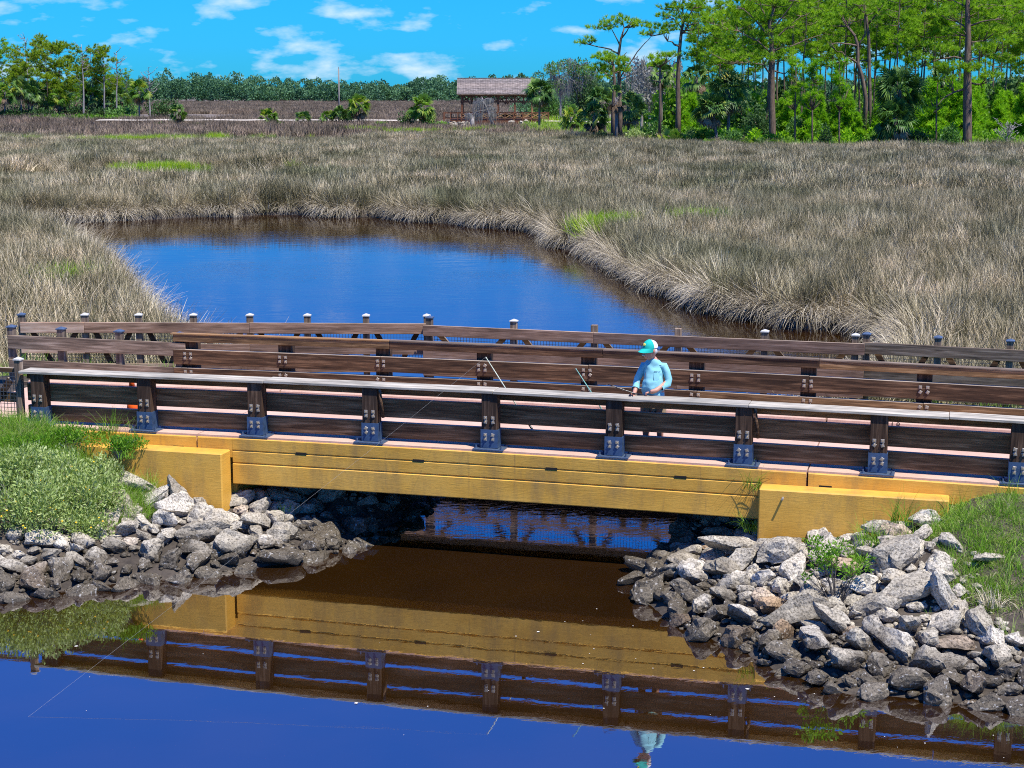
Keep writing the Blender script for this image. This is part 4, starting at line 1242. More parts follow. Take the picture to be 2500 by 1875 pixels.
u_ = rng_.uniform(-12, -5.0, n_); v_ = rng_.uniform(-1.25, -0.10, n_)
X_ = BR_O.x + u_ * BU.x + v_ * BN.x; Y_ = BR_O.y + u_ * BU.y + v_ * BN.y
ok = (shore(X_, Y_) > 1.2) & ~((v_ > -0.45) & (u_ > -6.5) & (u_ < -5.0))
X_, Y_ = X_[ok], Y_[ok]; m_ = len(X_); s__ = rng_.uniform(.7, 1.3, m_)
gn_instancer('lawn_grass', np.column_stack([X_, Y_, ground_z(X_, Y_)]), np.column_stack([rng_.normal(0, .12, m_), rng_.normal(0, .12, m_), rng_.uniform(0, 6.3, m_)]), np.column_stack([s__] * 3), rng_.integers(0, 5, m_), lawn_t, 'bright green grass and weeds beside the left approach')
# grass on the far-side embankment behind the bridge, both ends
n_ = 12000
u_ = np.concatenate([rng_.uniform(-14, -3.5, n_ // 2), rng_.uniform(4.5, 14, n_ // 2)]); v_ = rng_.uniform(4.2, 8.5, n_)
X_ = BR_O.x + u_ * BU.x + v_ * BN.x; Y_ = BR_O.y + u_ * BU.y + v_ * BN.y
ok = (shore(X_, Y_) > 0.4); X_, Y_ = X_[ok], Y_[ok]; m_ = len(X_); s__ = rng_.uniform(.9, 1.7, m_)
gn_instancer('lawn_grass', np.column_stack([X_, Y_, ground_z(X_, Y_)]), np.column_stack([rng_.normal(0, .12, m_), rng_.normal(0, .12, m_), rng_.uniform(0, 6.3, m_)]), np.column_stack([s__] * 3), rng_.integers(0, 5, m_), lawn_t, 'green grass on the bank behind the bridge')

def leafy(name, mat, centers, n, leaf, w, rng, out_bias=0.6, up=0.5, shell=0.55):
    """leaves through a union of ellipsoids: centers = [(cx,cy,cz,rx,ry,rz)] in local metres"""
    C = np.array(centers); vol = C[:, 3] * C[:, 4] * C[:, 5]
    k = rng.choice(len(C), n, p=vol / vol.sum())
    d = rand_dirs(n, rng); rr = rng.uniform(shell ** 3, 1, n) ** (1 / 3)
    lump = 0.82 + 0.36 * vnoise(d[:, 0] * 2.3 + k * 3.1, d[:, 1] * 2.3 + d[:, 2] * 2.1, 5)
    pos = C[k, :3] + d * C[k, 3:] * (rr * lump)[:, None]
    D = unit(d * out_bias + rng.normal(size=(n, 3)) * 0.6 + np.array([0, 0, up]))
    L = leaf * rng.uniform(.6, 1.35, n)
    V, F = leaf_diamonds(pos, D, L, L * w, rng)
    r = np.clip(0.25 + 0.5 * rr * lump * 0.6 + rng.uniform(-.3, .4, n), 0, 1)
    return np_mesh(name, V, [F], [r])
def shrub(name, label, cat, p, centers, n, leaf, w, mat, seed, group=None, stems=6, up=0.5, bark_m='dead_bark', stem_r=0.02, shell=.45):
    rng = np.random.default_rng(seed)
    root = empty(name, p); tag(root, label, cat, group)
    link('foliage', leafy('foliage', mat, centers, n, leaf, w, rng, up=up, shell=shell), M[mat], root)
    mb = MB()
    for i in range(stems):
        c = centers[i % len(centers)]
        e = Vector((c[0] + rng.uniform(-.5, .5) * c[3], c[1] + rng.uniform(-.5, .5) * c[4], c[2] + rng.uniform(0, .7) * c[5]))
        b0 = Vector((rng.uniform(-.15, .15) * c[3], rng.uniform(-.15, .15) * c[4], -0.1))
        m1 = b0.lerp(e, .5) + Vector((rng.uniform(-.1, .1), rng.uniform(-.1, .1), 0.08)) * c[3]
        mb.tube([b0, m1, e], [stem_r, stem_r * .7, stem_r * .3], 5)
    mb.build('stems', M[bark_m], root)
    return root
# grey-green sea oxeye on the left bank
def near_shrub(px, py, z, rx, rz, n, label, seed, mat='oxeye', leaf=0.06):
    p = P(px, py, z) if mat == 'bright_leaf' else on_ground(px, py, rz * .5)
    rng = random.Random(seed)
    cs = [(rng.uniform(-.55, .55) * rx, rng.uniform(-.4, .4) * rx * .7, rz * rng.uniform(.35, .8), rx * rng.uniform(.4, .62), rx * rng.uniform(.35, .55), rz * rng.uniform(.38, .6)) for _ in range(7)]
    return shrub('sea_oxeye_shrub', label, 'shrub', (p.x, p.y, z - .08 if mat == 'bright_leaf' else gz(p.x, p.y)), cs, n, leaf, 0.36, mat, seed, None, 22, 0.75, 'dead_bark', 0.008, 0.2)
near_shrub(60, 1235, 0.9, 0.75, 0.74, 5200, 'grey green shrub at the left edge above the wet rocks', 1)
near_shrub(190, 1225, 0.9, 0.66, 0.66, 4600, 'grey green shrub with small yellow flowers beside the left rock bank', 2)
near_shrub(110, 1165, 1.1, 0.75, 0.62, 4200, 'grey green shrub in the middle of the left thicket below the approach', 3)
near_shrub(20, 1150, 1.1, 0.6, 0.55, 3000, 'grey green shrub at the left edge near the approach fence', 4)
near_shrub(205, 1290, 0.75, 0.42, 0.34, 1900, 'low grey green shrub creeping over the left rocks', 5)
near_shrub(250, 1165, 1.05, 0.40, 0.40, 1800, 'grey green shrub touching the top of the left wing wall', 6)
near_shrub(-90, 1200, 1.0, 0.7, 0.6, 2500, 'grey green shrub cut by the left edge of the picture', 7)
near_shrub(175, 1075, 1.45, 0.50, 0.26, 2200, 'bright green weeds under the left end of the railing', 8, 'bright_leaf', 0.05)
near_shrub(60, 1080, 1.45, 0.45, 0.18, 1500, 'bright green weeds beside the left approach fence', 9, 'bright_leaf', 0.05)
near_shrub(290, 1090, 1.42, 0.42, 0.22, 1700, 'leafy weeds spilling over the deck edge by the second post', 10, 'bright_leaf', 0.05)
fl = MB()
rf = random.Random(3)
fr_root = None
for i in range(26):
    q = on_ground(rf.uniform(0, 260), rf.uniform(1110, 1290), rf.uniform(.42, .62))
    f1 = MB(); f1.lathe([(0.004, -.01), (0.016, 0), (0.012, .01), (0.002, .014)], (0, 0, 0), 7)
    if i == 0: flo_me = f1.mesh('flower'); flo_me.materials.append(M['flower'])
    tag(link('flower_head', flo_me, None, None, q), 'small yellow flower head in the grey green shrubs on the left', 'flower', 'yellow flowers in the left shrubs')
# tall weeds rising in front of the railing
def weed(px, py, z, n, h0, h1, label, seed, mat='lawn', w=0.009, rad=0.14, bend=.6):
    p = P(px, py, z)
    o = link('grass_tuft', tuft('grass_tuft', seed, n, rad, h0, h1, w, .32, bend, mat, 4), None, None, (p.x, p.y, z))
    return tag(o, label, 'grass tuft')
p_ = None
weed(268, 1062, 1.5, 90, .25, .62, 'tall grass tuft in front of the railing between the first two posts', 201)
weed(330, 1062, 1.5, 50, .15, .45, 'grass tuft growing at the shoe of the second railing post', 202)
weed(310, 1110, 1.36, 50, .12, .35, 'trailing grass on top of the left wing wall', 203, bend=1.3)
weed(1838, 1185, 1.33, 60, .2, .5, 'grass tuft in the corner where the girder meets the right wing wall', 204, bend=1.4)
weed(1836, 1290, 0.75, 60, .2, .45, 'dark grass hanging below the right end of the girder', 205, bend=1.5)
weed(2120, 1320, 0.95, 60, .2, .5, 'grass tuft among the rocks under the right wing wall', 206, bend=.8)
weed(2200, 1270, 1.15, 70, .2, .55, 'tall grass at the right end of the wing wall', 207, bend=.9)
weed(2290, 1530, 0.35, 50, .15, .4, 'thin grass tuft beside the bright upright boulder', 208, bend=.8)
weed(2420, 1470, 0.65, 90, .15, .35, 'tangled straw coloured grass at the edge of the right lawn', 209, 'rush_pale', bend=1.6)
weed(2480, 1490, 0.55, 90, .15, .35, 'straw coloured grass overhanging the mud at the right edge', 210, 'rush_pale', bend=1.7)
weed(700, 1240, 0.5, 0 + 20, .05, .2, 'sparse grass sprig at the foot of the left abutment', 211)
# small bush with bright leaves among the right rocks
pb = P(2040, 1480, 0.45)
rb = np.random.default_rng(77)
bush = empty('seaside_bush', (pb.x, pb.y, 0.45)); bush.scale = (.8, .8, .8); tag(bush, 'leggy small bush with bright green leaves among the right bank rocks', 'shrub')
cs = []
mb = MB()
for (dx, dz, r_) in [(-.36, .98, .15), (-.25, .82, .17), (-.12, .88, .15), (.05, .93, .13), (-.30, .68, .14), (-.1, .62, .14), (.22, .62, .13), (.38, .66, .11), (.45, .58, .1), (.18, .48, .13), (-.48, .50, .1), (.5, .75, .08)]:
    dy = rb.uniform(-.2, .2)
    cs.append((dx, dy, dz, r_, r_, r_ * .9))
    mb.tube([(0, 0, -.1), (dx * .35 + rb.uniform(-.05, .05), dy * .3, dz * .45), (dx, dy, dz)], [.014, .009, .004], 5)
for i in range(16):
    a_ = rb.uniform(-1, 1); mb.tube([(0, 0, -.1), (a_ * .2, rb.uniform(-.15, .15), .2), (a_ * .35, rb.uniform(-.2, .2), rb.uniform(.25, .5))], [.008, .006, .003], 4)
link('foliage', leafy('foliage', 'bright_leaf', cs, 900, .07, .38, rb, shell=.1), M['bright_leaf'], bush)
mb.build('stems', M['twig'], bush)
# torn plastic sheet between the rocks at the right edge
pp_ = P(2470, 1580, .22); mb = MB(); vs = []
for i in range(7):
    for k in range(5):
        vs.append((i * .05 - .15 + .02 * math.sin(k * 2.1), k * .05 - .1, .09 * math.sin(i * 1.4 + k * .9) - .022 * i - .02 * k))
mb.add(vs, [(i * 5 + k, (i + 1) * 5 + k, (i + 1) * 5 + k + 1, i * 5 + k + 1) for i in range(6) for k in range(4)])
tag(mb.build('plastic_scrap', M['plastic_bag'], None, True, loc=pp_, rot=(-.5, .2, .4)), 'torn blue grey plastic sheet between the rocks at the right edge', 'litter')
pp_ = P(2375, 1578, .18)
tag(link('plastic_scrap', bpy.data.meshes['plastic_scrap'], None, None, pp_, (-.1, .1, 1.4), (.8, .9, .5)), 'flattened dark plastic strip on the rocks left of the torn sheet', 'litter')
# foam flecks drifting on the near water
rf = np.random.default_rng(5); mb = MB()
for i in range(70):
    t = rf.random()
    q = P(1350 + t * 1150 + rf.normal(0, 160), 1480 + t * 260 + rf.normal(0, 70), 0) if i < 50 else P(rf.uniform(50, 2400), rf.uniform(1560, 1860), 0)
    if shore(np.array([q.x]), np.array([q.y]))[0] > -0.1: continue
    r_ = rf.uniform(.004, .011) if i % 9 else .02
    mb.add([(q.x + r_ * math.cos(a) * rf.uniform(.7, 1.4), q.y + r_ * math.sin(a), .006) for a in np.linspace(0, 6.28, 6)[:-1]], [(0, 1, 2, 3, 4)])
tag(mb.build('foam_flecks', M['foam']), 'white foam flecks drifting on the near water', kind='stuff')

# ================================================================== TREES
def tufts_mesh(name, C, D, K, L, W, rng, spread=0.75):
    """needle tufts: K thin triangles from each centre around direction D"""
    n = len(C)
    CC = np.repeat(C, K, 0); DD = np.repeat(D, K, 0)
    d = unit(DD + rng.normal(size=(n * K, 3)) * spread)
    V, F = leaf_tris(CC, d, L * rng.uniform(.6, 1.25, n * K), np.full(n * K, W), rng)
    tone = np.repeat(rng.uniform(0, 1, n), K)
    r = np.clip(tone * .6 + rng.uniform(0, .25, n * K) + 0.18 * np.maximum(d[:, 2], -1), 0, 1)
    return np_mesh(name, V, [F], [r])
def clump_points(clumps, spacing, rng):
    """tuft centres through flattened ellipsoids (cx,cy,cz,rx,ry,rz), fuller on top"""
    Cs, Ds = [], []
    for (cx, cy, cz, rx, ry, rz) in clumps:
        n = max(10, int(4.2 * rx * ry * rz / spacing ** 3 * 0.42 + 2.2 * (rx * ry) / spacing ** 2))
        d = rand_dirs(n, rng); rr = rng.uniform(.15, 1, n) ** .45
        lump = 0.75 + 0.5 * vnoise(d[:, 0] * 2 + cx, d[:, 1] * 2 + d[:, 2] * 2 + cz, 3)
        q = d * np.array([rx, ry, rz]) * (rr * lump)[:, None]
        q[:, 2] = np.where(q[:, 2] < 0, q[:, 2] * .55, q[:, 2])
        Cs.append(q + np.array([cx, cy, cz])); Ds.append(unit(d * .55 + np.array([0, 0, .75])))
    return np.concatenate(Cs), np.concatenate(Ds)
def hero_pine(label, Y, base_px, base_py, trunk, limbs, clumps, mat='pine_needles', seed=1, k_need=15, spacing=.46, group=None, bark_m='pine_bark', name='pine_tree', needle=.36):
    """trunk: [(px,py,half-width px)], limbs: [[(px,py)...]], clumps: [(px,py,rx,ry)] as seen; every point gets its own depth"""
    rng = np.random.default_rng(seed)
    k = 4000.0 / Y
    base = PD(base_px, base_py, Y); base.z = 0.45
    root = empty(name, base); tag(root, label, 'tree', group)
    def loc(px, py, dy=0.0):
        q = PD(px, py, Y + dy); return q - base
    tp = [Vector((0, 0, -.3))] + [loc(a, b, rng.uniform(-.15, .15)) for a, b, _ in trunk]
    tr = [trunk[0][2] * 1.25 / k] + [max(w / k, .03) for _, _, w in trunk]
    mb = MB(); mb.tube(tp, tr, 9); mb.build('trunk', M[bark_m], root, True)
    mb = MB(); ends = []
    for li in limbs:
        dy1 = rng.uniform(-1, 1) * 2.2
        pts = [loc(a, b, dy1 * (i / max(len(li) - 1, 1))) for i, (a, b) in enumerate(li)]
        fine = []
        for i in range(len(pts) - 1):
            for t in (0, .5):
                fine.append(pts[i].lerp(pts[i + 1], t) + Vector((rng.normal(0, .05), rng.normal(0, .08), rng.normal(0, .06))) * (0 if (i == 0 and t == 0) else 1))
        fine.append(pts[-1])
        r0 = rng.uniform(.085, .13)
        mb.tube(fine, list(np.linspace(r0, .03, len(fine))), 6)
        ends += fine[len(fine) // 3:]
    cl = []
    for (a, b, rx, ry) in clumps:
        q = loc(a, b, rng.uniform(-1, 1) * max(rx / k, 1.0) * .9)
        cl.append((q.x, q.y, q.z, rx / k, max(rx / k * .85, ry / k), ry / k))
        # a forked branch feeding the clump
        src = min(ends + tp[2:], key=lambda e: (e - q).length + max(0, e.z - q.z) * 1.5) if (ends or len(tp) > 2) else tp[-1]
        for j in range(4):
            e = q + Vector((rng.uniform(-.7, .7) * rx / k, rng.uniform(-.6, .6) * rx / k, rng.uniform(-.2, .5) * ry / k))
            mid = src.lerp(e, .55) + Vector((0, 0, -.06 * (e - src).length))
            mb.tube([src, mid, e], [.06, .04, .018], 4)
    if mb.n: mb.build('limbs', M[bark_m], root, True)
    if cl:
        C_, D_ = clump_points(cl, spacing, rng)
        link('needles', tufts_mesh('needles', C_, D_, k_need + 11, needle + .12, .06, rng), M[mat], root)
    return root
def auto_pine(name, height, seed, crown=0.5, spread=2.6, mat='pine_needles', trunk_r=0.17, K=12, spacing=.55, lean=0.0, needle=.38, W=.075, young=False):
    """a pine generated from a seed, standing at its own origin: returns the meshes of trunk, limbs and needles"""
    rng = np.random.default_rng(seed)
    pts = []; x = y = 0.0
    n = 9
    for i in range(n + 1):
        t = i / n
        x += rng.normal(0, .05) * height / 12 + lean * .1; y += rng.normal(0, .05) * height / 12
        pts.append(Vector((x, y, t * height * .97 - .3)))
    rad = [trunk_r * (1 - .78 * (i / n)) for i in range(n + 1)]
    tb = MB(); tb.tube(pts, rad, 8)
    lb = MB(); cl = []
    nl = int(10 + height * (1.1 if not young else 2.2))
    for i in range(nl):
        t = (1 - crown) + crown * (i + rng.uniform(0, 1)) / nl
        j = min(int(t * n), n - 1); p0 = pts[j].lerp(pts[j + 1], t * n - j)
        az = rng.uniform(0, 6.28) if i % 2 else (i * 2.4)
        q = (t - (1 - crown)) / crown
        prof = (0.55 + .75 * math.sin(min(q * 1.15, 1) * math.pi * .8)) if not young else (1.05 - .85 * q)
        L = spread * prof * rng.uniform(.55, 1.15)
        up = (.15 + .55 * q) if not young else .5
        d = Vector((math.cos(az), math.sin(az), 0))
        p1 = p0 + d * L * .5 + Vector((0, 0, L * (up * .35 - .06)))
        p2 = p0 + d * L + Vector((0, 0, L * (up * .8)))
        lb.tube([p0, p1, p2], [max(.03, trunk_r * .33 * (1.2 - q)), .04, .018], 5)
        if young:
            for f in (.45, .75, 1.0):
                c = p0.lerp(p2, f); cl.append((c.x, c.y, c.z, .3 * L * .7 + .16, .3 * L * .7 + .16, .34))
        else:
            if rng.random() < .8:
                rr = rng.uniform(.55, 1.05) * spread / 2.6; cl.append((p2.x, p2.y, p2.z + .1, rr * 1.05, rr * 1.05, rr * .75))
            if rng.random() < .55:
                c = p1.lerp(p2, .35); rr = rng.uniform(.4, .75) * spread / 2.6; cl.append((c.x, c.y, c.z + .15, rr, rr, rr * .7))
    top = pts[-1]; cl.append((top.x, top.y, top.z + .1, .6 * spread / 2.6, .6 * spread / 2.6, .55))
    C_, D_ = clump_points(cl, spacing, rng)
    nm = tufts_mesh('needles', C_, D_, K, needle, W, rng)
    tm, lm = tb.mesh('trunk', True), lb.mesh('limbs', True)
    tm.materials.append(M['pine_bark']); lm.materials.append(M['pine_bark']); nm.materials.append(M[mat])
    return [('trunk', tm), ('limbs', lm), ('needles', nm)]
def place(kind, parts, loc, rz, s, label, cat='tree', group=None):
    root = empty(kind, loc, rz); root.scale = (s, s, s) if not hasattr(s, '__len__') else s
    tag(root, label, cat, group)
    for nm, me in parts: link(nm, me, None, root)
    return root
# ---- cabbage palms and palmettos
def frond_fan(rng, base, az, elev, petiole, R_, n=13, droop=.5, w=.06, width=2.2, VF=None):
    d = np.array([math.cos(az) * math.cos(elev), math.sin(az) * math.cos(elev), math.sin(elev)])
    side = np.array([-math.sin(az), math.cos(az), 0.0])
    ro = rng.uniform(-1.25, 1.25)
    nrm = np.cross(side, d)
    side = side * math.cos(ro) + nrm * math.sin(ro)
    nrm = np.cross(side, d)
    hub = base + d * petiole + np.array([0, 0, -.12 * petiole * max(0, math.cos(elev))])
    V, Q, T = VF
    def quad(a, b, wa, wb, sd):
        i = len(V); V.extend([a - sd * wa, a + sd * wa, b + sd * wb, b - sd * wb]); Q.append((i, i + 1, i + 2, i + 3)); T.append(tone)
    tone = rng.uniform(0, 1)
    quad(base, hub, .03, .02, side)
    for i in range(n):
        a = (i / (n - 1) - .5) * width
        dd = d * math.cos(a) + side * math.sin(a)
        ln = R_ * (1 - .22 * abs(a)) * rng.uniform(.85, 1.1)
        m = hub + dd * ln * .6
        e = hub + dd * ln + np.array([0, 0, -1]) * droop * ln * rng.uniform(.25, .6) - nrm * 0
        s2 = np.cross(nrm, dd)
        tone_b = tone
        quad(hub, m, w * .35, w, s2)
        i0 = len(V); V.extend([m - s2 * w, m + s2 * w, e]); Q.append((i0, i0 + 1, i0 + 2, i0 + 2)); T.append(np.clip(tone + rng.uniform(-.2, .2), 0, 1))
def fan_mesh(name, VF, mat):
    V, Q, T = VF
    Qa = np.array(Q)
    tri = Qa[:, 2] == Qa[:, 3]
    me = np_mesh(name, np.array(V), [Qa[~tri], Qa[tri][:, :3]], [np.array(T)[~tri], np.array(T)[tri]])
    me.materials.append(M[mat])
    return me
def palm_parts(h, R_, seed, n=30, skirt=10, lean=(0, 0), mat='palm_green', w=.055, trunk_r=.17):
    rng = np.random.default_rng(seed)
    top = np.array([lean[0], lean[1], h])
    tb = MB()
    pts = [Vector((0, 0, -.3)), Vector((lean[0] * .25, lean[1] * .25, h * .4)), Vector((lean[0] * .7, lean[1] * .7, h * .8)), Vector(top)]
    tb.tube(pts, [trunk_r * 1.25, trunk_r, trunk_r * .95, trunk_r * 1.15], 9)
    # old leaf bases
    for i in range(int(14 * skirt / 10)):
        t = rng.uniform(.72, .99); az = rng.uniform(0, 6.28); p = pts[2].lerp(pts[3], max(0, (t - .8) / .2)) if t > .8 else pts[1].lerp(pts[2], (t - .4) / .4)
        o_ = Vector((math.cos(az), math.sin(az), .9)); tb.tube([p + o_ * trunk_r * .5, p + o_ * (trunk_r + .12)], [.05, .02], 4)
    G = ([], [], []); Dd = ([], [], [])
    for i in range(n):
        e = math.asin(rng.uniform(-.72, .98)) if i > 4 else rng.uniform(.9, 1.5)
        frond_fan(rng, top, i * 2.399 + rng.uniform(-.3, .3), e, R_ * rng.uniform(.35, .60), R_ * rng.uniform(.5, .72), 13, .75, w, 2.5, G)
    for i in range(skirt):
        frond_fan(rng, top - np.array([0, 0, .15]), i * 2.399, rng.uniform(-1.35, -.75), R_ * .5, R_ * .5, 9, .6, w, 1.5, Dd)
    tm = tb.mesh('trunk', True); tm.materials.append(M['palm_bark'])
    out = [('trunk', tm), ('fronds', fan_mesh('fronds', G, mat))]
    if skirt: out.append(('dead_fronds', fan_mesh('dead_fronds', Dd, 'palm_dead')))
    return out
def palmetto_parts(R_, seed, n=26, mat='palmetto', w=.06):
    rng = np.random.default_rng(seed); G = ([], [], [])
    for i in range(n):
        b = np.array([rng.normal(0, .3) * R_, rng.normal(0, .3) * R_, 0])
        frond_fan(rng, b, rng.uniform(0, 6.28), rng.uniform(.35, 1.3), R_ * rng.uniform(.5, .9), R_ * rng.uniform(.4, .6), 11, .2, w, 2.5, G)
    return [('fronds', fan_mesh('fronds', G, mat))]
def bush_parts(rx, rz, seed, n, leaf, mat, w=.55, lobes=7, cone=False):
    rng = np.random.default_rng(seed); cs = []
    for i in range(lobes):
        t = i / lobes
        if cone:
            z = rz * (0.1 + .85 * t); r_ = rx * (1 - .85 * t) * .75 + .05; a = rng.uniform(0, 6.28)
            cs.append((math.cos(a) * r_ * .25, math.sin(a) * r_ * .25, z, r_, r_, rz * .2))
        else:
            a = rng.uniform(0, 6.28); d = rng.uniform(0, .62) * rx; r_ = rng.uniform(.38, .6) * rx
            cs.append((math.cos(a) * d, math.sin(a) * d, rz * rng.uniform(.3, .68), r_, r_, rz * rng.uniform(.3, .42)))
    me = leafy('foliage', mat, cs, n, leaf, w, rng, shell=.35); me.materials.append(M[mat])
    tb = MB()
    for i in range(5):
        c = cs[i % len(cs)]; tb.tube([(rng.normal(0, .06) * rx, rng.normal(0, .06) * rx, -.2), (c[0] * .5, c[1] * .5, c[2] * .5), (c[0], c[1], c[2])], [.05 * rx, .03 * rx, .012 * rx], 5)
    tm = tb.mesh('stems', True); tm.materials.append(M['pine_bark'])
    return [('foliage', me), ('stems', tm)]
def dead_tree_parts(h, seed, spread=2.5, n=16, r0=.16, moss=0, droop=0.0, fork=False):
    rng = np.random.default_rng(seed); tb, lb = MB(), MB()
    pts = [Vector((0, 0, -.3))]
    for i in range(1, 8): pts.append(pts[-1] + Vector((rng.normal(0, .12), rng.normal(0, .12), (h + .3) / 7)))
    tb.tube(pts, list(np.linspace(r0, r0 * .25, 8)), 7)
    mC = []
    for i in range(n):
        t = rng.uniform(.5, 1.0); j = min(int(t * 7), 6); p = pts[j].lerp(pts[j + 1], t * 7 - j)
        az = rng.uniform(0, 6.28); L = spread * rng.uniform(.4, 1) * (1.25 - .5 * t)
        d = Vector((math.cos(az), math.sin(az), rng.uniform(.1, .7)))
        q = p + d * L * .5; e = q + Vector((d.x, d.y, d.z + .5 - droop)) * L * .5
        lb.tube([p, q, e], [r0 * .35, r0 * .2, .02], 5)
        for k in range(3):
            s_ = q.lerp(e, rng.uniform(0, .8)); f = s_ + Vector((rng.normal(0, .4), rng.normal(0, .4), rng.uniform(.1, .6))) * L * .4
            lb.tube([s_, f], [.035, .012], 4)
        mC += [p.lerp(q, .6), q, q.lerp(e, .5), e]
    tm, lm = tb.mesh('trunk', True), lb.mesh('limbs', True)
    tm.materials.append(M['dead_bark']); lm.materials.append(M['dead_bark'])
    out = [('trunk', tm), ('limbs', lm)]
    if moss:
        out.append(('hanging_moss', moss_mesh(mC, moss, h * .22, rng)))
    return out
def moss_mesh(centers, n, L0, rng, w=.05, jit=.35):
    c = np.array([v[:] for v in centers]); k = rng.integers(0, len(c), n)
    base = c[k] + rng.normal(0, jit, (n, 3)) * np.array([1, 1, .4])
    L = L0 * rng.uniform(.3, 1.2, n)
    az = rng.uniform(0, 6.28, n)
    V, F, s = blades(base, az, math.pi - np.abs(rng.normal(0, .12, n)), rng.normal(0, .15, n), L, np.full(n, w), 3, rng, .2)
    me = np_mesh('hanging_moss', V, [F], [np.tile(rng.uniform(0, 1, n), s)])
    me.materials.append(M['moss'])
    return me

# ------------------------------------------------------------------ right-hand wood, nearest trees
YR = lambda py: P(1250, py, .5).y
Y1 = 196.0
hero_pine('forked flat crowned pine against the sky at the left of the right wood', 192, 1512, 325,
    [(1514, 290, 6), (1512, 200, 4.6), (1511, 130, 3.6), (1516, 95, 2.6), (1524, 68, 1.6)],
    [[(1512, 132), (1490, 120), (1460, 113), (1425, 104), (1410, 100)], [(1513, 192), (1530, 165), (1556, 125), (1574, 105), (1590, 88)], [(1513, 110), (1500, 85), (1490, 62)], [(1516, 95), (1530, 75), (1540, 55)], [(1511, 140), (1530, 128)]],
    [(1440, 98, 26, 9), (1470, 66, 34, 14), (1500, 50, 30, 14), (1535, 55, 26, 14), (1560, 62, 30, 12), (1600, 66, 30, 10), (1580, 82, 24, 8), (1640, 72, 24, 9), (1420, 105, 14, 5)], seed=11, spacing=.5)
hero_pine('short dense pine in front of the forked pine, left end of the right wood', 190, 1496, 325,
    [(1497, 280, 5), (1500, 200, 4), (1498, 160, 3)], [[(1499, 190), (1475, 178)], [(1499, 180), (1520, 172)]],
    [(1478, 140, 30, 14), (1505, 148, 30, 14), (1460, 165, 24, 12), (1490, 172, 32, 13), (1520, 168, 22, 14), (1475, 188, 22, 9)], seed=12, spacing=.42)
hero_pine('tall straight pine right of the forked pine', 190, 1655, 300,
    [(1656, 280, 6.5), (1655, 200, 5.5), (1658, 130, 4.5), (1664, 75, 3.5), (1672, 40, 2)],
    [[(1657, 155), (1640, 148)], [(1657, 112), (1640, 105), (1630, 101)], [(1662, 85), (1680, 65), (1705, 55)], [(1664, 80), (1690, 82)], [(1665, 70), (1645, 48), (1625, 45)], [(1670, 50), (1690, 25), (1700, 12)], [(1668, 55), (1655, 25)]],
    [(1630, 40, 30, 13), (1660, 18, 34, 14), (1695, 14, 32, 14), (1712, 38, 24, 12), (1680, 48, 30, 11), (1645, 62, 28, 10), (1690, 68, 26, 9), (1625, 80, 22, 8), (1660, -10, 40, 16), (1620, 20, 22, 10)], seed=13, spacing=.5)
hero_pine('small thin pine between the forked pine and the tall straight pine', 188, 1611, 292,
    [(1612, 260, 3.4), (1611, 200, 3), (1612, 155, 2)], [[(1612, 165), (1590, 150)], [(1612, 162), (1635, 148)], [(1611, 200), (1585, 195)]],
    [(1595, 142, 20, 8), (1618, 135, 20, 8), (1640, 135, 20, 9), (1608, 152, 24, 7), (1590, 162, 12, 6)], seed=14, spacing=.42)
hero_pine('broad old pine with great spreading limbs in the middle of the right wood', 180, 1884, 345,
    [(1886, 320, 8.5), (1884, 240, 8), (1884, 180, 7.5), (1886, 130, 7), (1882, 90, 5), (1878, 55, 4), (1890, 20, 2.5)],
    [[(1884, 132), (1862, 112), (1835, 92), (1800, 76), (1760, 62), (1730, 55)], [(1882, 95), (1855, 60), (1825, 30), (1800, 15)], [(1884, 125), (1915, 118), (1950, 105), (1985, 92), (2010, 85)], [(1880, 80), (1905, 45), (1930, 15), (1945, -10)], [(1884, 185), (1862, 160), (1830, 152), (1800, 155)], [(1878, 58), (1860, 20), (1850, -15)], [(1884, 105), (1920, 70), (1955, 40)], [(1884, 170), (1915, 178), (1935, 165)]],
    [(1735, 50, 34, 14), (1775, 40, 36, 16), (1760, 72, 32, 11), (1810, 20, 40, 18), (1800, 60, 34, 11), (1840, -5, 44, 18), (1850, 45, 30, 12), (1890, 0, 44, 18), (1935, 0, 40, 16), (1960, 30, 34, 15), (1930, 60, 30, 12), (1880, 75, 26, 11), (1800, 145, 42, 14), (1765, 150, 32, 12), (1830, 128, 30, 12), (1870, 140, 30, 14), (1780, 115, 34, 12), (1900, 100, 30, 12), (1845, 85, 28, 10), (1735, 130, 28, 12), (1930, 130, 26, 12)], seed=15, spacing=.48, k_need=14)
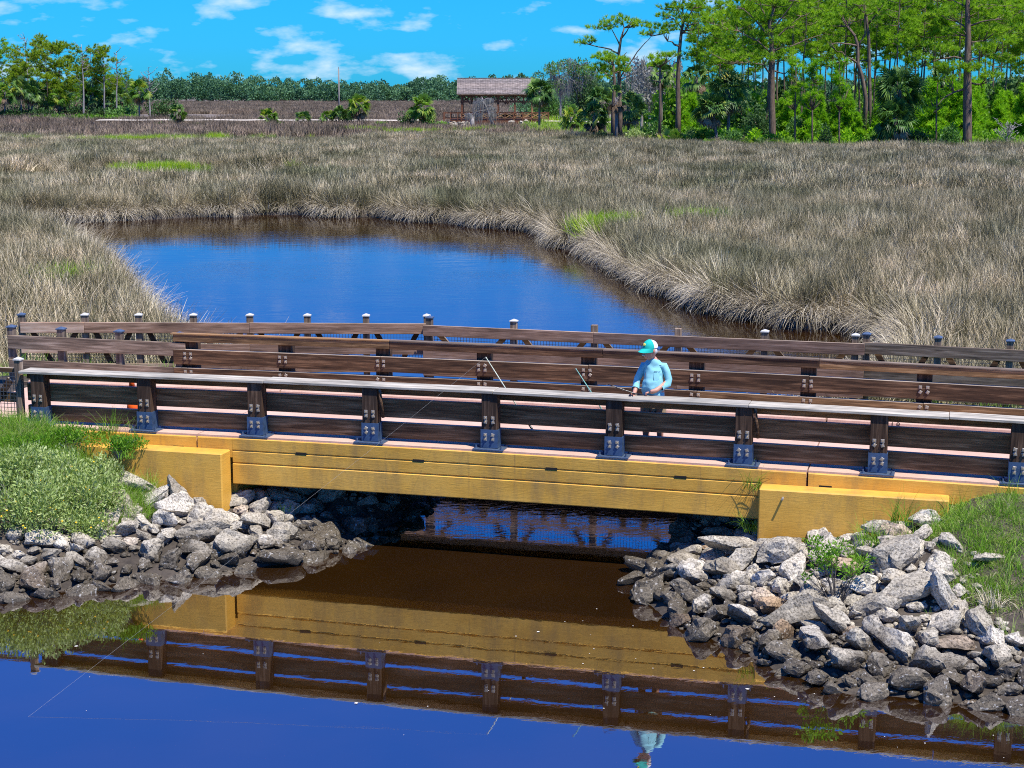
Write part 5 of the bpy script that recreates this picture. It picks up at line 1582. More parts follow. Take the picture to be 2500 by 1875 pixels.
hero_pine('massive red barked pine at the right with a long bare lower limb', 172, 2360, 350,
    [(2362, 330, 11), (2362, 240, 10.5), (2362, 160, 9), (2364, 90, 7), (2362, 30, 6), (2364, -30, 4)],
    [[(2362, 145), (2330, 140), (2295, 145), (2265, 155), (2248, 165)], [(2362, 150), (2395, 140), (2430, 128)], [(2362, 72), (2335, 50), (2310, 38)], [(2362, 65), (2395, 52), (2430, 48)], [(2362, 215), (2330, 225), (2300, 245), (2285, 260)], [(2362, 25), (2400, 10), (2450, 15)], [(2362, 20), (2325, 0)], [(2363, 105), (2400, 100), (2440, 95)], [(2362, 200), (2395, 205), (2400, 215)]],
    [(2255, 140, 26, 12), (2290, 165, 34, 12), (2330, 165, 38, 14), (2380, 168, 40, 14), (2420, 185, 34, 12), (2310, 120, 32, 14), (2300, 35, 34, 13), (2340, 20, 36, 14), (2400, 20, 40, 16), (2440, 40, 36, 15), (2470, 20, 36, 16), (2420, 75, 36, 13), (2460, 100, 34, 13), (2330, 80, 30, 12), (2400, 118, 30, 11), (2440, 140, 28, 11), (2280, 0, 36, 14), (2380, -25, 50, 16), (2480, 70, 30, 14), (2310, 195, 26, 10), (2270, 110, 24, 10)], seed=16, spacing=.48, k_need=14)
hero_pine('leaning two stemmed pine with pale broken limbs right of centre in the wood', 185, 2112, 262,
    [(2114, 240, 5.5), (2104, 185, 5), (2094, 155, 4.5), (2094, 110, 3.8), (2086, 85, 3), (2070, 65, 2.2)],
    [[(2094, 155), (2070, 140), (2055, 128), (2042, 125)], [(2095, 120), (2110, 85), (2112, 40), (2110, -10)], [(2090, 95), (2072, 70), (2058, 50)], [(2094, 112), (2060, 105), (2025, 108)]],
    [(2050, 35, 30, 12), (2075, 45, 22, 9), (2030, 60, 26, 10), (2100, 10, 30, 12), (2130, 30, 22, 10), (2020, 100, 22, 8)], seed=17, spacing=.5, group=None)
hero_pine('straight dark pine standing just right of the leaning two stemmed pine', 187, 2124, 262,
    [(2124, 240, 4.6), (2122, 160, 4.2), (2121, 95, 3.8), (2116, 50, 3.4), (2109, 0, 3), (2108, -30, 2)],
    [[(2121, 150), (2112, 148), (2098, 148)], [(2118, 60), (2140, 35), (2155, 12)], [(2115, 40), (2098, 20)]],
    [(2150, 18, 22, 9), (2095, 10, 24, 9), (2120, -15, 40, 12), (2135, 55, 16, 7)], seed=18, spacing=.5)
for i, (bx, x0, ln, seed, lab) in enumerate([(1941, 1943, 205, 21, 'thin young pine standing at the marsh edge left of the cedar bush'), (1983, 1984, 205, 22, 'very slender young pine beside the cedar bush'), (2049, 2049, 215, 23, 'slender young pine between the cedar bush and the big palm'), (2286, 2290, 170, 24, 'slender bent sapling left of the massive red barked pine')]):
    c1 = 150 if i < 3 else 230
    cl = []; rg = random.Random(seed)
    for j in range(13 if i < 3 else 6):
        t = j / 12.0
        cl.append((x0 + rg.uniform(-1, 1) * (26 - 12 * (1 - t)) * (1 if i != 1 else .7), c1 + t * 105, rg.uniform(11, 17), rg.uniform(7, 10)))
    hero_pine(lab, 176 - i, bx, 362, [(bx, 330, 2.2), (bx, 270, 2), (x0, 200, 1.5), (x0, c1, .8)], [], cl, 'young_pine', seed, 16, .40)
# palms
def palm(px, py_base, py_crown, Y, R_, seed, label, n=30, skirt=10, lean_px=0, mat='palm_green', cat='palm', group=None, s=1.0, name='cabbage_palm', w=.075):
    b = PD(px, py_base, Y); b.z = gz(b.x, b.y) if Y < 400 else .5
    t = PD(px + lean_px, py_crown, Y)
    return place(name, palm_parts(max(t.z - b.z, .3), R_, seed, int(n * 1.35), skirt, (t.x - b.x, 0), mat, w), b, 0, s, label, cat, group)
palm(1779, 320, 222, 182, 2.6, 31, 'tall cabbage palm with yellow fruit sprays, left of the old pine', 40, 14)
palm(1752, 345, 262, 180, 2.2, 32, 'leaning cabbage palm left of the tall one at the marsh edge', 32, 12, -16)
palm(2196, 350, 218, 176, 2.9, 33, 'largest cabbage palm with a full skirt, right of centre in the wood', 52, 20)
palm(2184, 365, 288, 174, 2.5, 34, 'squat dark cabbage palm under the largest palm', 44, 10)
palm(1450, 335, 282, 192, 1.9, 35, 'shaggy low palm at the left end of the right wood', 26, 18)
palm(1535, 325, 262, 196, 2.3, 36, 'dark palm behind the dead topped palm', 34, 8)
palm(1480, 320, 245, 200, 2.1, 37, 'dark leaning palm under the short dense pine', 30, 8, -14)
palm(1395, 335, 285, 205, 1.7, 38, 'small bright palm at the tip of the right wood', 26, 4, 0, 'palmetto')
palm(1700, 300, 188, 205, 2.0, 39, 'palm with a brown skirt behind the tall straight pine', 24, 14)
palm(1615, 300, 182, 215, 1.9, 40, 'palm crown showing above the small thin pine', 24, 8)
stub = palm(1505, 335, 238, 188, 1.6, 41, 'dying palm with bare trunk and ragged straw fronds', 5, 16)
palm(2300, 330, 190, 215, 1.8, 42, 'distant palm seen between the largest palm and the massive pine', 20, 8)
# fruit sprays of the tall palm
fp = PD(1772, 188, 180.4); mb = MB()
for k in range(2):
    for i in range(26):
        d = Vector((random.gauss(0, .3), random.gauss(0, .3), random.gauss(-.1, .35))) + Vector((k * 1.2, 0, 0))
        mb.ell(d, (.09, .09, .09), 5, 3)
fo = mb.build('fruit_spray', M['logo_yellow'], None, loc=fp); tag(fo, 'yellow fruit sprays hanging in the tall cabbage palm', 'fruit')
# shrubs along the right wood's foot
def bush_at(px, py, Y, rx_px, rz_px, seed, mat, label, n=900, leaf=.26, cone=False, name='shrub', group=None):
    k = 4000.0 / Y; b = PD(px, py, Y); b.z = .45
    return place(name, bush_parts(rx_px / k, rz_px / k, seed, n, leaf, mat, cone=cone), b, 0, 1, label, 'shrub', group)
bush_at(2015, 364, 173, 30, 62, 51, 'dark_leaf', 'dark conical cedar bush at the marsh edge', 1500, .22, True, 'cedar_bush')
bush_at(1788, 355, 176, 32, 52, 52, 'mid_leaf', 'rounded blue green bush at the foot of the tall palm', 1200)
bush_at(1830, 335, 182, 26, 48, 53, 'mid_leaf', 'light green bush right of the rounded bush', 900)
bush_at(1862, 335, 188, 55, 105, 54, 'dark_leaf', 'large dark evergreen shrub in front of the old pine trunk', 2600, .3)
bush_at(1590, 335, 190, 42, 55, 55, 'mid_leaf', 'domed green shrub right of the dying palm', 1500)
bush_at(1548, 340, 187, 34, 40, 56, 'oxeye', 'pale grey twiggy shrub below the domed green shrub', 900)
bush_at(2240, 362, 174, 36, 45, 57, 'dark_leaf', 'dark shrub right of the squat palm', 1200)
bush_at(2150, 362, 176, 30, 38, 58, 'dark_leaf', 'dark shrub left of the squat palm', 1000)
bush_at(2320, 360, 172, 34, 60, 59, 'mid_leaf', 'brownish green shrub at the foot of the massive pine', 1100)
bush_at(1470, 345, 190, 34, 30, 60, 'dark_leaf', 'dark shrub under the shaggy low palm', 900)
bush_at(1700, 325, 188, 40, 50, 61, 'bright_leaf', 'bright green thicket behind the palmettos', 1300)
bush_at(2090, 345, 186, 40, 90, 62, 'mid_leaf', 'tall mixed green shrub behind the slender pines', 1600, .3)
bush_at(1960, 350, 184, 44, 80, 63, 'mid_leaf', 'broad green shrub behind the thin young pine', 1600, .3)
for i, (px, py, Y, rp, lab) in enumerate([(1648, 335, 182, 40, 'yellow green palmetto clump below the tall straight pine'), (1715, 340, 181, 42, 'bright palmetto clump left of the leaning palm'), (1838, 362, 174, 30, 'low yellow palmetto right of the rounded bush'), (1885, 362, 174, 28, 'low palmetto in front of the old pine'), (2395, 362, 171, 30, 'yellow tipped palmetto right of the massive pine'), (1600, 340, 186, 26, 'small palmetto at the foot of the domed shrub')]):
    b = PD(px, py, Y); b.z = .45
    place('saw_palmetto', palmetto_parts(rp / (4000 / Y), 70 + i, 30, 'palmetto', .07), b, 0, 1, lab, 'palmetto')
tw = place('twiggy_bush', [(n_, m_) for n_, m_ in dead_tree_parts(2.4, 71, 1.9, 40, .07)], PD(2455, 362, 170) * 1, 0, 1, 'bare grey twiggy bush at the right edge of the marsh', 'shrub'); tw.location.z = .3
# thicket of bright young pines under the tall ones
YP = [auto_pine('young_pine', 5.0, 300 + i, .92, 1.25, 'young_pine', .05, 10, .40, 0, .40, .075, True) for i in range(4)]
rt = random.Random(4)
G_YP = 'young pines of the thicket'
k_ = 0
for i in range(112):
    px = rt.uniform(1960, 2580) if i < 84 else rt.uniform(1640, 1960); Y = rt.uniform(182, 214) if i < 84 else rt.uniform(196, 222)
    if 2150 < px < 2230 and Y < 186: continue
    b = PD(px, 362, Y); b.z = .45
    place('young_pine', YP[i % 4], b, rt.uniform(0, 6.3), rt.uniform(.75, 1.35) * (1.15 if px > 2250 else .9), 'bright green young pine in the thicket under the tall pines', 'tree', G_YP)
LB_ = [bush_parts(1.5, 1.7, 540 + i, 520, .3, ['bright_leaf', 'young_pine'][i % 2], lobes=6) for i in range(4)]
for i in range(34):
    px = 1660 + (i + rt.uniform(0, 1)) / 34 * 880; Y = rt.uniform(176, 186)
    b = PD(px, 362, Y); b.z = .35
    place('shrub', LB_[i % 4], b, rt.uniform(0, 6.3), rt.uniform(.7, 1.3), 'low bright green shrub along the marsh edge of the right wood', 'shrub', 'low shrubs along the right wood')
# tall pines deeper in the wood
BP = [auto_pine('pine', 19, 400 + i, [.42, .5, .36, .55, .45, .4][i], [2.6, 2.2, 2.9, 2.4, 3.0, 2.1][i], 'pine_needles', .15, 22, .60, 0, .52, .07) for i in range(6)]
BY = [auto_pine('pine', 15, 420 + i, [.5, .45, .6, .4][i], [3.4, 3.0, 3.2, 3.6][i], 'pine_yellow', .15, 20, .58, 0, .58, .12) for i in range(4)]
G_BP = 'tall pines deep in the right wood'
for i in range(78):
    px = 1700 + (i + rt.uniform(0, 1)) / 78 * 900; Y = rt.uniform(198, 290)
    if px < 1800: Y += 30
    b = PD(px, 330, Y); b.z = .5
    place('pine_tree', BP[i % 6], b, rt.uniform(0, 6.3), rt.uniform(.85, 1.2) * (0.85 if px < 1850 else 1.05), 'tall thin pine standing deep in the right wood', 'tree', G_BP)
# undergrowth mass behind, closing the wood
UB = [bush_parts(2.2, 4.2, 500 + i, 1000, .42, ['mid_leaf', 'dark_leaf', 'bright_leaf', 'mid_leaf'][i], lobes=9) for i in range(4)]
for i in range(64):
    px = 1560 + (i + rt.uniform(0, 1)) / 64 * 1040; Y = rt.uniform(204, 290)
    b = PD(px, 330, Y); b.z = .4
    place('shrub', UB[i % 4], b, rt.uniform(0, 6.3), rt.uniform(1.0, 2.1), 'leafy understorey shrub deep in the right wood', 'shrub', 'understorey shrubs deep in the right wood')
# grass and seedlings on the floor of the wood
rq = np.random.default_rng(44)
nq = 9000
yq = rq.uniform(168, 290, nq); xq = (rq.uniform(1280, 2600, nq) - 1250) / 4000.0 * yq
okq = beyond_right_wood(xq, yq); xq, yq = xq[okq], yq[okq]; mq = len(xq); sq = rq.uniform(1.2, 2.6, mq)
wood_t = [tuft('wood_grass', 880 + i, 46, 0.5, 0.25, 0.6, 0.05, 0.4, 0.7, ['lawn', 'lime', 'lawn'][i], 2) for i in range(3)]
gn_instancer('wood_grass', np.column_stack([xq, yq, ground_z(xq, yq)]), np.column_stack([rq.normal(0, .1, mq), rq.normal(0, .1, mq), rq.uniform(0, 6.3, mq)]), np.column_stack([sq] * 3), rq.integers(0, 3, mq), wood_t, 'bright grass on the floor of the right wood')
# moss-draped oaks between the covered bridge and the right wood
for i, (px, Y, h, lab) in enumerate([(1365, 330, 13, 'moss draped tree right of the covered bridge'), (1410, 300, 13, 'moss draped tree above the small bright palm'), (1565, 235, 12, 'grey mossy tree between the two pines at the left of the wood'), (1640, 250, 11, 'grey mossy tree behind the tall straight pine'), (1590, 225, 10, 'leaning mossy snag below the small thin pine')]):
    rng = np.random.default_rng(600 + i)
    b = PD(px, 320, Y); b.z = .5
    parts = dead_tree_parts(h * .8, 610 + i, 4.0, 22, .25, 900, .3)
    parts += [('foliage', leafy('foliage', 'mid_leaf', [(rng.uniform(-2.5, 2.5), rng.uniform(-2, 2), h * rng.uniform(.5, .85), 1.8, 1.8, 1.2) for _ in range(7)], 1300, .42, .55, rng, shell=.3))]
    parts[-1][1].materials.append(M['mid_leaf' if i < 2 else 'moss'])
    place('mossy_oak', parts, b, 0, 1, lab, 'tree')
for i, (px, Y, rx, rz, lab) in enumerate([(1345, 345, 60, 62, 'round green tree just right of the covered bridge roof'), (1395, 350, 70, 85, 'green tree behind the moss draped trees'), (1440, 300, 60, 105, 'dark green tree rising behind the left end of the wood'), (1300, 380, 70, 50, 'low green tree behind the covered bridge')]):
    bush_at(px, 300, Y, rx, rz, 640 + i, ['mid_leaf', 'haze_leaf', 'dark_leaf', 'haze_leaf'][i], lab, 2200, .5, name='broadleaf_tree')

# ------------------------------------------------------------------ left-hand wood
YL = 340.0
G_LP = 'pines of the left wood'
lp = [(8, 100, 0), (40, 120, 1), (70, 150, 0), (95, 112, 1), (120, 100, 2), (150, 110, 3), (62, 175, 2), (30, 190, 3), (172, 150, 0), (200, 170, 1), (228, 118, 3), (225, 160, 2), (262, 160, 0), (255, 190, 1), (280, 190, 2), (312, 172, 3), (140, 180, 1), (110, 205, 0), (185, 215, 3), (-30, 120, 1), (-70, 110, 2), (10, 215, 2), (80, 215, 1), (155, 205, 0)]
for i, (px, ytop, kx) in enumerate(lp):
    Y = YL + rt.uniform(-6, 45)
    b = PD(px, 285, Y); b.z = .6
    top = PD(px, ytop, Y).z
    s = (top - .6) / 15.2
    place('pine_tree', BY[kx] if i % 3 else BP[i % 6], b, rt.uniform(0, 6.3), s if i % 3 else s * .8, 'rounded yellow green pine in the left wood', 'tree', G_LP)
for i, (px, ytop, h0, lab) in enumerate([(205, 108, 1, 'bare topped twin dead pine in the left wood'), (255, 125, 1, 'dead pine with crooked limbs at the edge of the left wood'), (287, 125, 1, 'dead pine with a fan of bare twigs right of the crooked one'), (366, 175, 1, 'small bare dead tree standing alone right of the left wood'), (72, 90, 1, 'thin dead pine poking above the left wood')]):
    Y = 338 + i * 2; b = PD(px, 285, Y); b.z = .6
    h = PD(px, ytop, Y).z - .6
    place('dead_pine', dead_tree_parts(h, 700 + i, 2.8, 18, .22), b, 0, 1, lab, 'tree')
for i, (px, yc, lab) in enumerate([(340, 222, 'cabbage palm standing apart at the right end of the left wood'), (12, 225, 'cabbage palm at the left edge of the picture'), (52, 215, 'cabbage palm with a broad crown in the left wood'), (78, 225, 'cabbage palm behind the broad crowned one'), (145, 238, 'low cabbage palm in the middle of the left wood'), (222, 232, 'dark palm among the left pines'), (262, 248, 'palm with brown fronds near the dead pines'), (108, 238, 'slim palm in the shade of the left wood'), (295, 240, 'small palm right of the dead pines')]):
    palm(px, 283, yc, 332 + i * 2, 2.6, 720 + i, lab, 26, 12, 0, 'palm_green' if i not in (0, 1, 4) else 'palmetto', w=.10)
for i, (px, rx, rz, Y, mt, lab) in enumerate([(300, 40, 38, 335, 'mid_leaf', 'round green shrub at the right end of the left wood'), (395, 50, 50, 350, 'dark_leaf', 'broad dark shrub below the lone dead tree'), (320, 46, 70, 385, 'mid_leaf', 'tall green shrub behind the palm standing apart'), (20, 50, 30, 336, 'dark_leaf', 'dark undergrowth at the left edge'), (100, 55, 30, 338, 'dark_leaf', 'dark undergrowth beneath the left palms'), (180, 55, 34, 340, 'dark_leaf', 'dark undergrowth in the middle of the left wood'), (245, 46, 30, 342, 'dark_leaf', 'dark undergrowth under the dead pines'), (60, 80, 80, 395, 'dark_leaf', 'dense dark tree at the back of the left wood'), (170, 90, 80, 395, 'mid_leaf', 'dense green tree at the back of the left wood'), (255, 60, 70, 395, 'haze_leaf', 'bluish tree at the back of the left wood, right part')]):
    bush_at(px, 285, Y, rx, rz, 740 + i, mt, lab, 1300, .5)
for i, px in enumerate((90, 120, 150, 180, 210, 240, 270, 300, 320, 135, 195)):
    bush_at(px, 292, 322 + i % 3 * 3, 24, 16, 760 + i, 'bright_leaf', 'low bright green shrub along the foot of the left wood', 420, .45, group='bright shrubs along the left wood')

# ------------------------------------------------------------------ palms and shrubs on the far path
for i, (px, pyb, yc, Y, R_, mt, n, lab) in enumerate([
        (432, 305, 274, 272, 1.7, 'palm_green', 22, 'small palm with a short trunk standing in the far marsh'),
        (655, 299, 288, 283, 2.0, 'palmetto', 24, 'bushy yellow green palm beside the sandy path'),
        (741, 300, 290, 282, 1.7, 'palm_green', 22, 'dark low palm beside the sandy path'),
        (876, 296, 258, 272, 2.2, 'palmetto', 34, 'round headed palm with a brown skirt left of the covered bridge'),
        (828, 298, 280, 274, 1.8, 'palm_green', 24, 'low palm in the dark shrubs below the utility pole'),
        (1030, 298, 262, 266, 2.5, 'palmetto', 40, 'bright palm clump just left of the covered bridge'),
        (1317, 316, 222, 252, 2.5, 'palm_green', 40, 'tall cabbage palm in front of the right end of the covered bridge'),
        (798, 298, 287, 274, 1.4, 'palmetto', 18, 'small yellow palm at the left of the dark shrubs')]):
    palm(px, pyb, yc, Y, R_, 780 + i, lab, n, 14 if i in (3, 6) else 5, 0, mt, w=.09)
for i, (px, py, Y, rx, rz, mt, lab) in enumerate([(845, 300, 276, 26, 42, 'dark_leaf', 'dark shrub left of the round headed palm'), (990, 300, 268, 28, 40, 'dark_leaf', 'dark shrub left of the bright palm clump'), (1042, 302, 266, 30, 34, 'mid_leaf', 'green shrub under the bright palm clump'), (1078, 300, 264, 16, 16, 'bright_leaf', 'small bright shrub at the left end of the covered bridge'), (1375, 310, 255, 16, 20, 'bright_leaf', 'small bright shrub on the path bank right of the covered bridge'), (395, 305, 272, 22, 11, 'bright_leaf', 'bright low shrub left of the small far palm'), (480, 303, 275, 20, 11, 'bright_leaf', 'bright low shrub right of the small far palm'), (570, 303, 277, 14, 8, 'bright_leaf', 'little bright shrub along the sandy path'), (690, 302, 280, 16, 10, 'bright_leaf', 'bright shrub between two path palms'), (770, 302, 280, 18, 10, 'bright_leaf', 'low bright shrub left of the small yellow palm'), (935, 300, 274, 30, 12, 'bright_leaf', 'low bright shrubs left of the bright palm clump'), (102, 310, 262, 10, 7, 'bright_leaf', 'isolated bright shrub in the left marsh')]):
    bush_at(px, py, Y, rx, rz, 800 + i, mt, lab, 650, .34)

# ------------------------------------------------------------------ far wood on the horizon
rg = np.random.default_rng(90)
Vs, Fs, Rs = [], [], []
off = 0
TX = np.linspace(-360, 330, 210)
for row in range(3):
    for tx in TX:
        x = tx + rg.uniform(-2, 2); y = 770 + row * 22 + rg.uniform(-8, 8) + 18 * math.sin(tx * .02)
        h = rg.uniform(6.0, 12.5) + (3.0 if rg.random() < .08 else 0) + row * 1.4 + 1.6 * math.sin(tx * .035 + 1)
        n = 520
        d = rand_dirs(n, rg); d[:, 2] = np.abs(d[:, 2]) * 1.3 - .62
        rr = rg.uniform(.55, 1, n) ** .5
        r_ = rg.uniform(2.6, 6.8)
        lump = .7 + .6 * vnoise(d[:, 0] * 2.2 + tx, d[:, 1] * 2 + d[:, 2] * 2.4, 6)
        pos = np.array([x, y, h * .5]) + d * np.array([r_, r_, h * .52]) * (rr * lump)[:, None]
        V, F = leaf_diamonds(pos, unit(d + rg.normal(size=(n, 3)) * .6 + np.array([0, 0, .4])), np.full(n, .95), np.full(n, .7), rg)
        Vs.append(V); Fs.append(F + off); off += len(V)
        Rs.append(np.clip(rg.uniform(.1, .6) + .25 * d[:, 2] + rg.uniform(-.2, .25, n), 0, 1))
far = link('far_wood', np_mesh('far_wood', np.concatenate(Vs), [np.concatenate(Fs)], [np.concatenate(Rs)]), M['haze_leaf'])
tag(far, 'haze tinted blue green wood closing the marsh on the horizon', kind='stuff')
# utility pole
b = PD(829, 300, 300); mb = MB(); hp_ = PD(829, 168, 300).z
mb.tube([(0, 0, -.4), (0, 0, hp_ - .5)], [.16, .12], 10)
pole = empty('utility_pole', (b.x, b.y, .5)); tag(pole, 'grey wooden utility pole without wires standing in the far marsh', 'pole')
mb.build('shaft', M['pole_grey'], pole, True)
mb = MB(); mb.tube([(0, 0, hp_ - .5), (0, 0, hp_ - .15)], [.07, .05], 8); mb.build('top_pin', M['galv'], pole)

# ================================================================== COVERED BRIDGE (pavilion) far off
GY_ = 284.0; GK = 4000.0 / GY_
gl, gr = PD(1140, 290, GY_), PD(1286, 290, GY_)
gx0, gx1 = gl.x, gr.x                       # outer posts
gzd = 1.75                                   # its deck
gzv = lambda py: PD(1200, py, GY_).z
gb = empty('covered_bridge', ((gx0 + gx1) / 2, GY_, gzd)); tag(gb, 'brown timber covered bridge with shingled gable roof across the far creek', 'pavilion')
gw = 5.2; cxm = (gx0 + gx1) / 2
def gpart(name, mb, mat, par=gb): return mb.build(name, mat, par)
eave, ridge = gzv(229) - gzd, gzv(200) - gzd + 0.6
rx0, rx1 = PD(1117, 290, GY_).x - cxm, PD(1304, 290, GY_).x - cxm
# roof: two slopes of overlapping shingle courses
n_c = 9
for side in (-1, 1):
    for i in range(n_c):
        t0, t1 = i / n_c, (i + 1) / n_c + .03
        y0 = side * (gw / 2 + .7) * (1 - t0); y1 = side * (gw / 2 + .7) * (1 - t1)
        z0 = eave + (ridge - eave) * t0; z1 = eave + (ridge - eave) * t1
        x = rx0 + (.0 if i % 2 else .0)
        mb = MB(); nsh = 46
        for k in range(nsh):
            xa = rx0 + (rx1 - rx0) * k / nsh; xb = rx0 + (rx1 - rx0) * (k + 1) / nsh - .02
            j = random.uniform(-.03, .05); h = .05 + random.uniform(0, .03)
            mb.add([(xa, y0 + side * j, z0 + h - j * .5), (xb, y0 + side * j, z0 + h - j * .5), (xb, y1, z1 + .02), (xa, y1, z1 + .02), (xa, y0 + side * j, z0 - .02), (xb, y0 + side * j, z0 - .02)],
                   [(0, 1, 2, 3), (4, 5, 1, 0)] if side < 0 else [(3, 2, 1, 0), (0, 1, 5, 4)])
        o = mb.build('shingle_course', M['shingle'], gb); tag(o, kind='stuff')
mb = MB(); mb.box((cxm * 0 + (rx0 + rx1) / 2, 0, ridge + .06), (rx1 - rx0, .3, .08)); gpart('ridge_cap', mb, M['shingle'])
for s in (-1, 1):
    mb = MB(); mb.box(((rx0 + rx1) / 2, s * (gw / 2 + .68), eave - .1), (rx1 - rx0, .06, .2)); gpart('fascia', mb, M['grey_wood'])
px_posts = [PD(p, 290, GY_).x - cxm for p in (1130, 1213, 1259, 1302)]
px_posts = [PD(p, 290, GY_).x - cxm for p in (1129, 1174, 1216, 1257, 1299)]
for s in (-1, 1):
    for i, x in enumerate(px_posts):
        mb = MB(); mb.box((x, s * gw / 2, eave / 2), (.3, .3, eave)); gpart('post', mb, M['orange_wood'] if (i == 4 and s < 0) else M['gazebo_wood'])
    mb = MB(); mb.box(((rx0 + rx1) / 2, s * gw / 2, eave - .28), (rx1 - rx0 - .6, .22, .3)); gpart('top_beam', mb, M['gazebo_wood'])
    mb = MB(); mb.box(((rx0 + rx1) / 2, s * gw / 2, eave - 1.35), (rx1 - rx0 - 1.2, .2, .22)); gpart('tie_beam', mb, M['gazebo_wood'])
    for a, b_ in zip(px_posts[:-1], px_posts[1:]):
        m_ = (a + b_) / 2
        mb = MB(); mb.box((m_, s * gw / 2, eave - .95), (.3, .26, 1.3)); gpart('hanger', mb, M['gazebo_wood'])
        for (q0, q1) in (((a + .15, eave - 1.3), (m_ - .1, eave - .3)), ((b_ - .15, eave - 1.3), (m_ + .1, eave - .3)), ((a + .15, eave - .35), (m_ - .1, eave - 1.75)), ((b_ - .15, eave - .35), (m_ + .1, eave - 1.75))):
            mb = MB(); mb.bar((q0[0], s * (gw / 2), q0[1]), (q1[0], s * gw / 2, q1[1]), .12, .16); gpart('brace', mb, M['gazebo_wood'])
for x in px_posts:
    mb = MB(); mb.bar((x, -gw / 2, eave - .3), (x, 0, ridge - .2), .14, .2); mb.bar((x, gw / 2, eave - .3), (x, 0, ridge - .2), .14, .2); gpart('rafter_pair', mb, M['gazebo_wood'])
mb = MB(); mb.box(((rx0 + rx1) / 2, 0, -.2), (rx1 - rx0 + 2.2, gw + .3, .34)); gpart('deck', mb, M['gazebo_wood'])
for s in (-1, 1):
    mb = MB(); mb.box(((rx0 + rx1) / 2, s * (gw / 2 + .1), -.62), (rx1 - rx0 + .6, .3, .5)); gpart('stringer', mb, M['gazebo_wood'])
xr = [PD(p, 290, GY_).x - cxm for p in (1084, 1101, 1119, 1127, 1148, 1169, 1190, 1212, 1233, 1254, 1276, 1297, 1317, 1339)]
for s in (-1, 1):
    for i, x in enumerate(xr):
        mb = MB(); mb.box((x, s * (gw / 2 + .2), .45), (.14, .14, 1.45)); gpart('rail_post', mb, M['gazebo_wood'])
    for z in (.15, 1.02):
        mb = MB(); mb.box(((xr[0] + xr[-1]) / 2, s * (gw / 2 + .2), z), (xr[-1] - xr[0], .1, .12)); gpart('rail', mb, M['gazebo_wood'])
    for a, b_ in zip(xr[3:-1], xr[4:]):
        for q in (0, 1):
            mb = MB(); mb.bar((a, s * (gw / 2 + .2) - .03 * q, .2 if q else .97), (b_, s * (gw / 2 + .2) - .03 * q, .97 if q else .2), .06, .09); gpart('cross_brace', mb, M['orange_wood'])
# rubble abutments and seats
ab = empty('rubble_abutment', (gx0 - 1, GY_ - 3, .6)); tag(ab, 'pale rubble slope under the left end of the covered bridge', 'rock bank')
for i in range(42):
    x = random.uniform(-4, 3.2); y = random.uniform(-2.5, 2); rock_at(ab, (x, y, .9 - abs(x - 0) * .12 + y * .25 - .5), random.uniform(.35, .7), sink=.3)
ab = empty('rubble_abutment', (gx1 - .5, GY_ - 3, .6)); tag(ab, 'pale rubble wall under the right end of the covered bridge', 'rock bank')
for i in range(36):
    x = random.uniform(-2.6, 3.5); y = random.uniform(-1.5, 2); rock_at(ab, (x, y, random.uniform(-.4, .7)), random.uniform(.3, .55), sink=.3)
# mossy dead tree in front of it
mt_ = empty('mossy_snag', (PD(1185, 315, 258).x, 258, .3)); tag(mt_, 'dead tree hung with grey moss in front of the covered bridge', 'tree')
km = 4000 / 258.0
def ms(px, py, dy=0): q = PD(px, py, 258 + dy); return Vector((q.x - mt_.location.x, dy, q.z - .3))
tb = MB(); tb.tube([ms(1208, 315), ms(1198, 290), ms(1190, 268), ms(1182, 252), ms(1176, 236)], [.24, .2, .17, .12, .05], 7)
tb.tube([ms(1156, 316, -1), ms(1153, 300, -1), ms(1154, 284, -.6)], [.42, .36, .3], 8)
tb.build('trunk', M['dead_bark'], mt_, True)
lb = MB(); cen = []
for (a, b_) in [((1190, 268), (1162, 262)), ((1186, 258), (1205, 262)), ((1182, 250), (1160, 248)), ((1180, 245), (1198, 240)), ((1190, 268), (1146, 280)), ((1195, 280), (1205, 275)), ((1186, 262), (1170, 240)), ((1154, 284), (1140, 276)), ((1154, 284), (1170, 278))]:
    dy = random.uniform(-1.5, 1.5); p0, p1 = ms(*a), ms(*b_, dy); lb.tube([p0, p0.lerp(p1, .5) + Vector((0, 0, .15)), p1], [.1, .07, .03], 5); cen += [p0.lerp(p1, t) for t in (.3, .5, .7, .9, 1)]
lb.build('limbs', M['dead_bark'], mt_, True)
link('hanging_moss', moss_mesh(cen, 1100, 1.45, np.random.default_rng(4), .045, .32), None, mt_)
for i, px in enumerate((1232, 1244, 1280, 1156)):
    mb = MB(); q = PD(px, 277, GY_); mb.box((0, 0, .3), (1.2, .4, .06)); mb.box((0, .2, .55), (1.2, .05, .4)); mb.box((-.5, 0, .13), (.08, .4, .3)); mb.box((.5, 0, .13), (.08, .4, .3))
    o = mb.build('bench', M['dark_wood'], None, loc=(q.x, GY_ + 1.2, gzd)); tag(o, ['bench inside the covered bridge, left of its middle posts', 'bench inside the covered bridge, right of its middle posts', 'bench near the right end inside the covered bridge', 'bench near the left end inside the covered bridge'][i], 'bench')

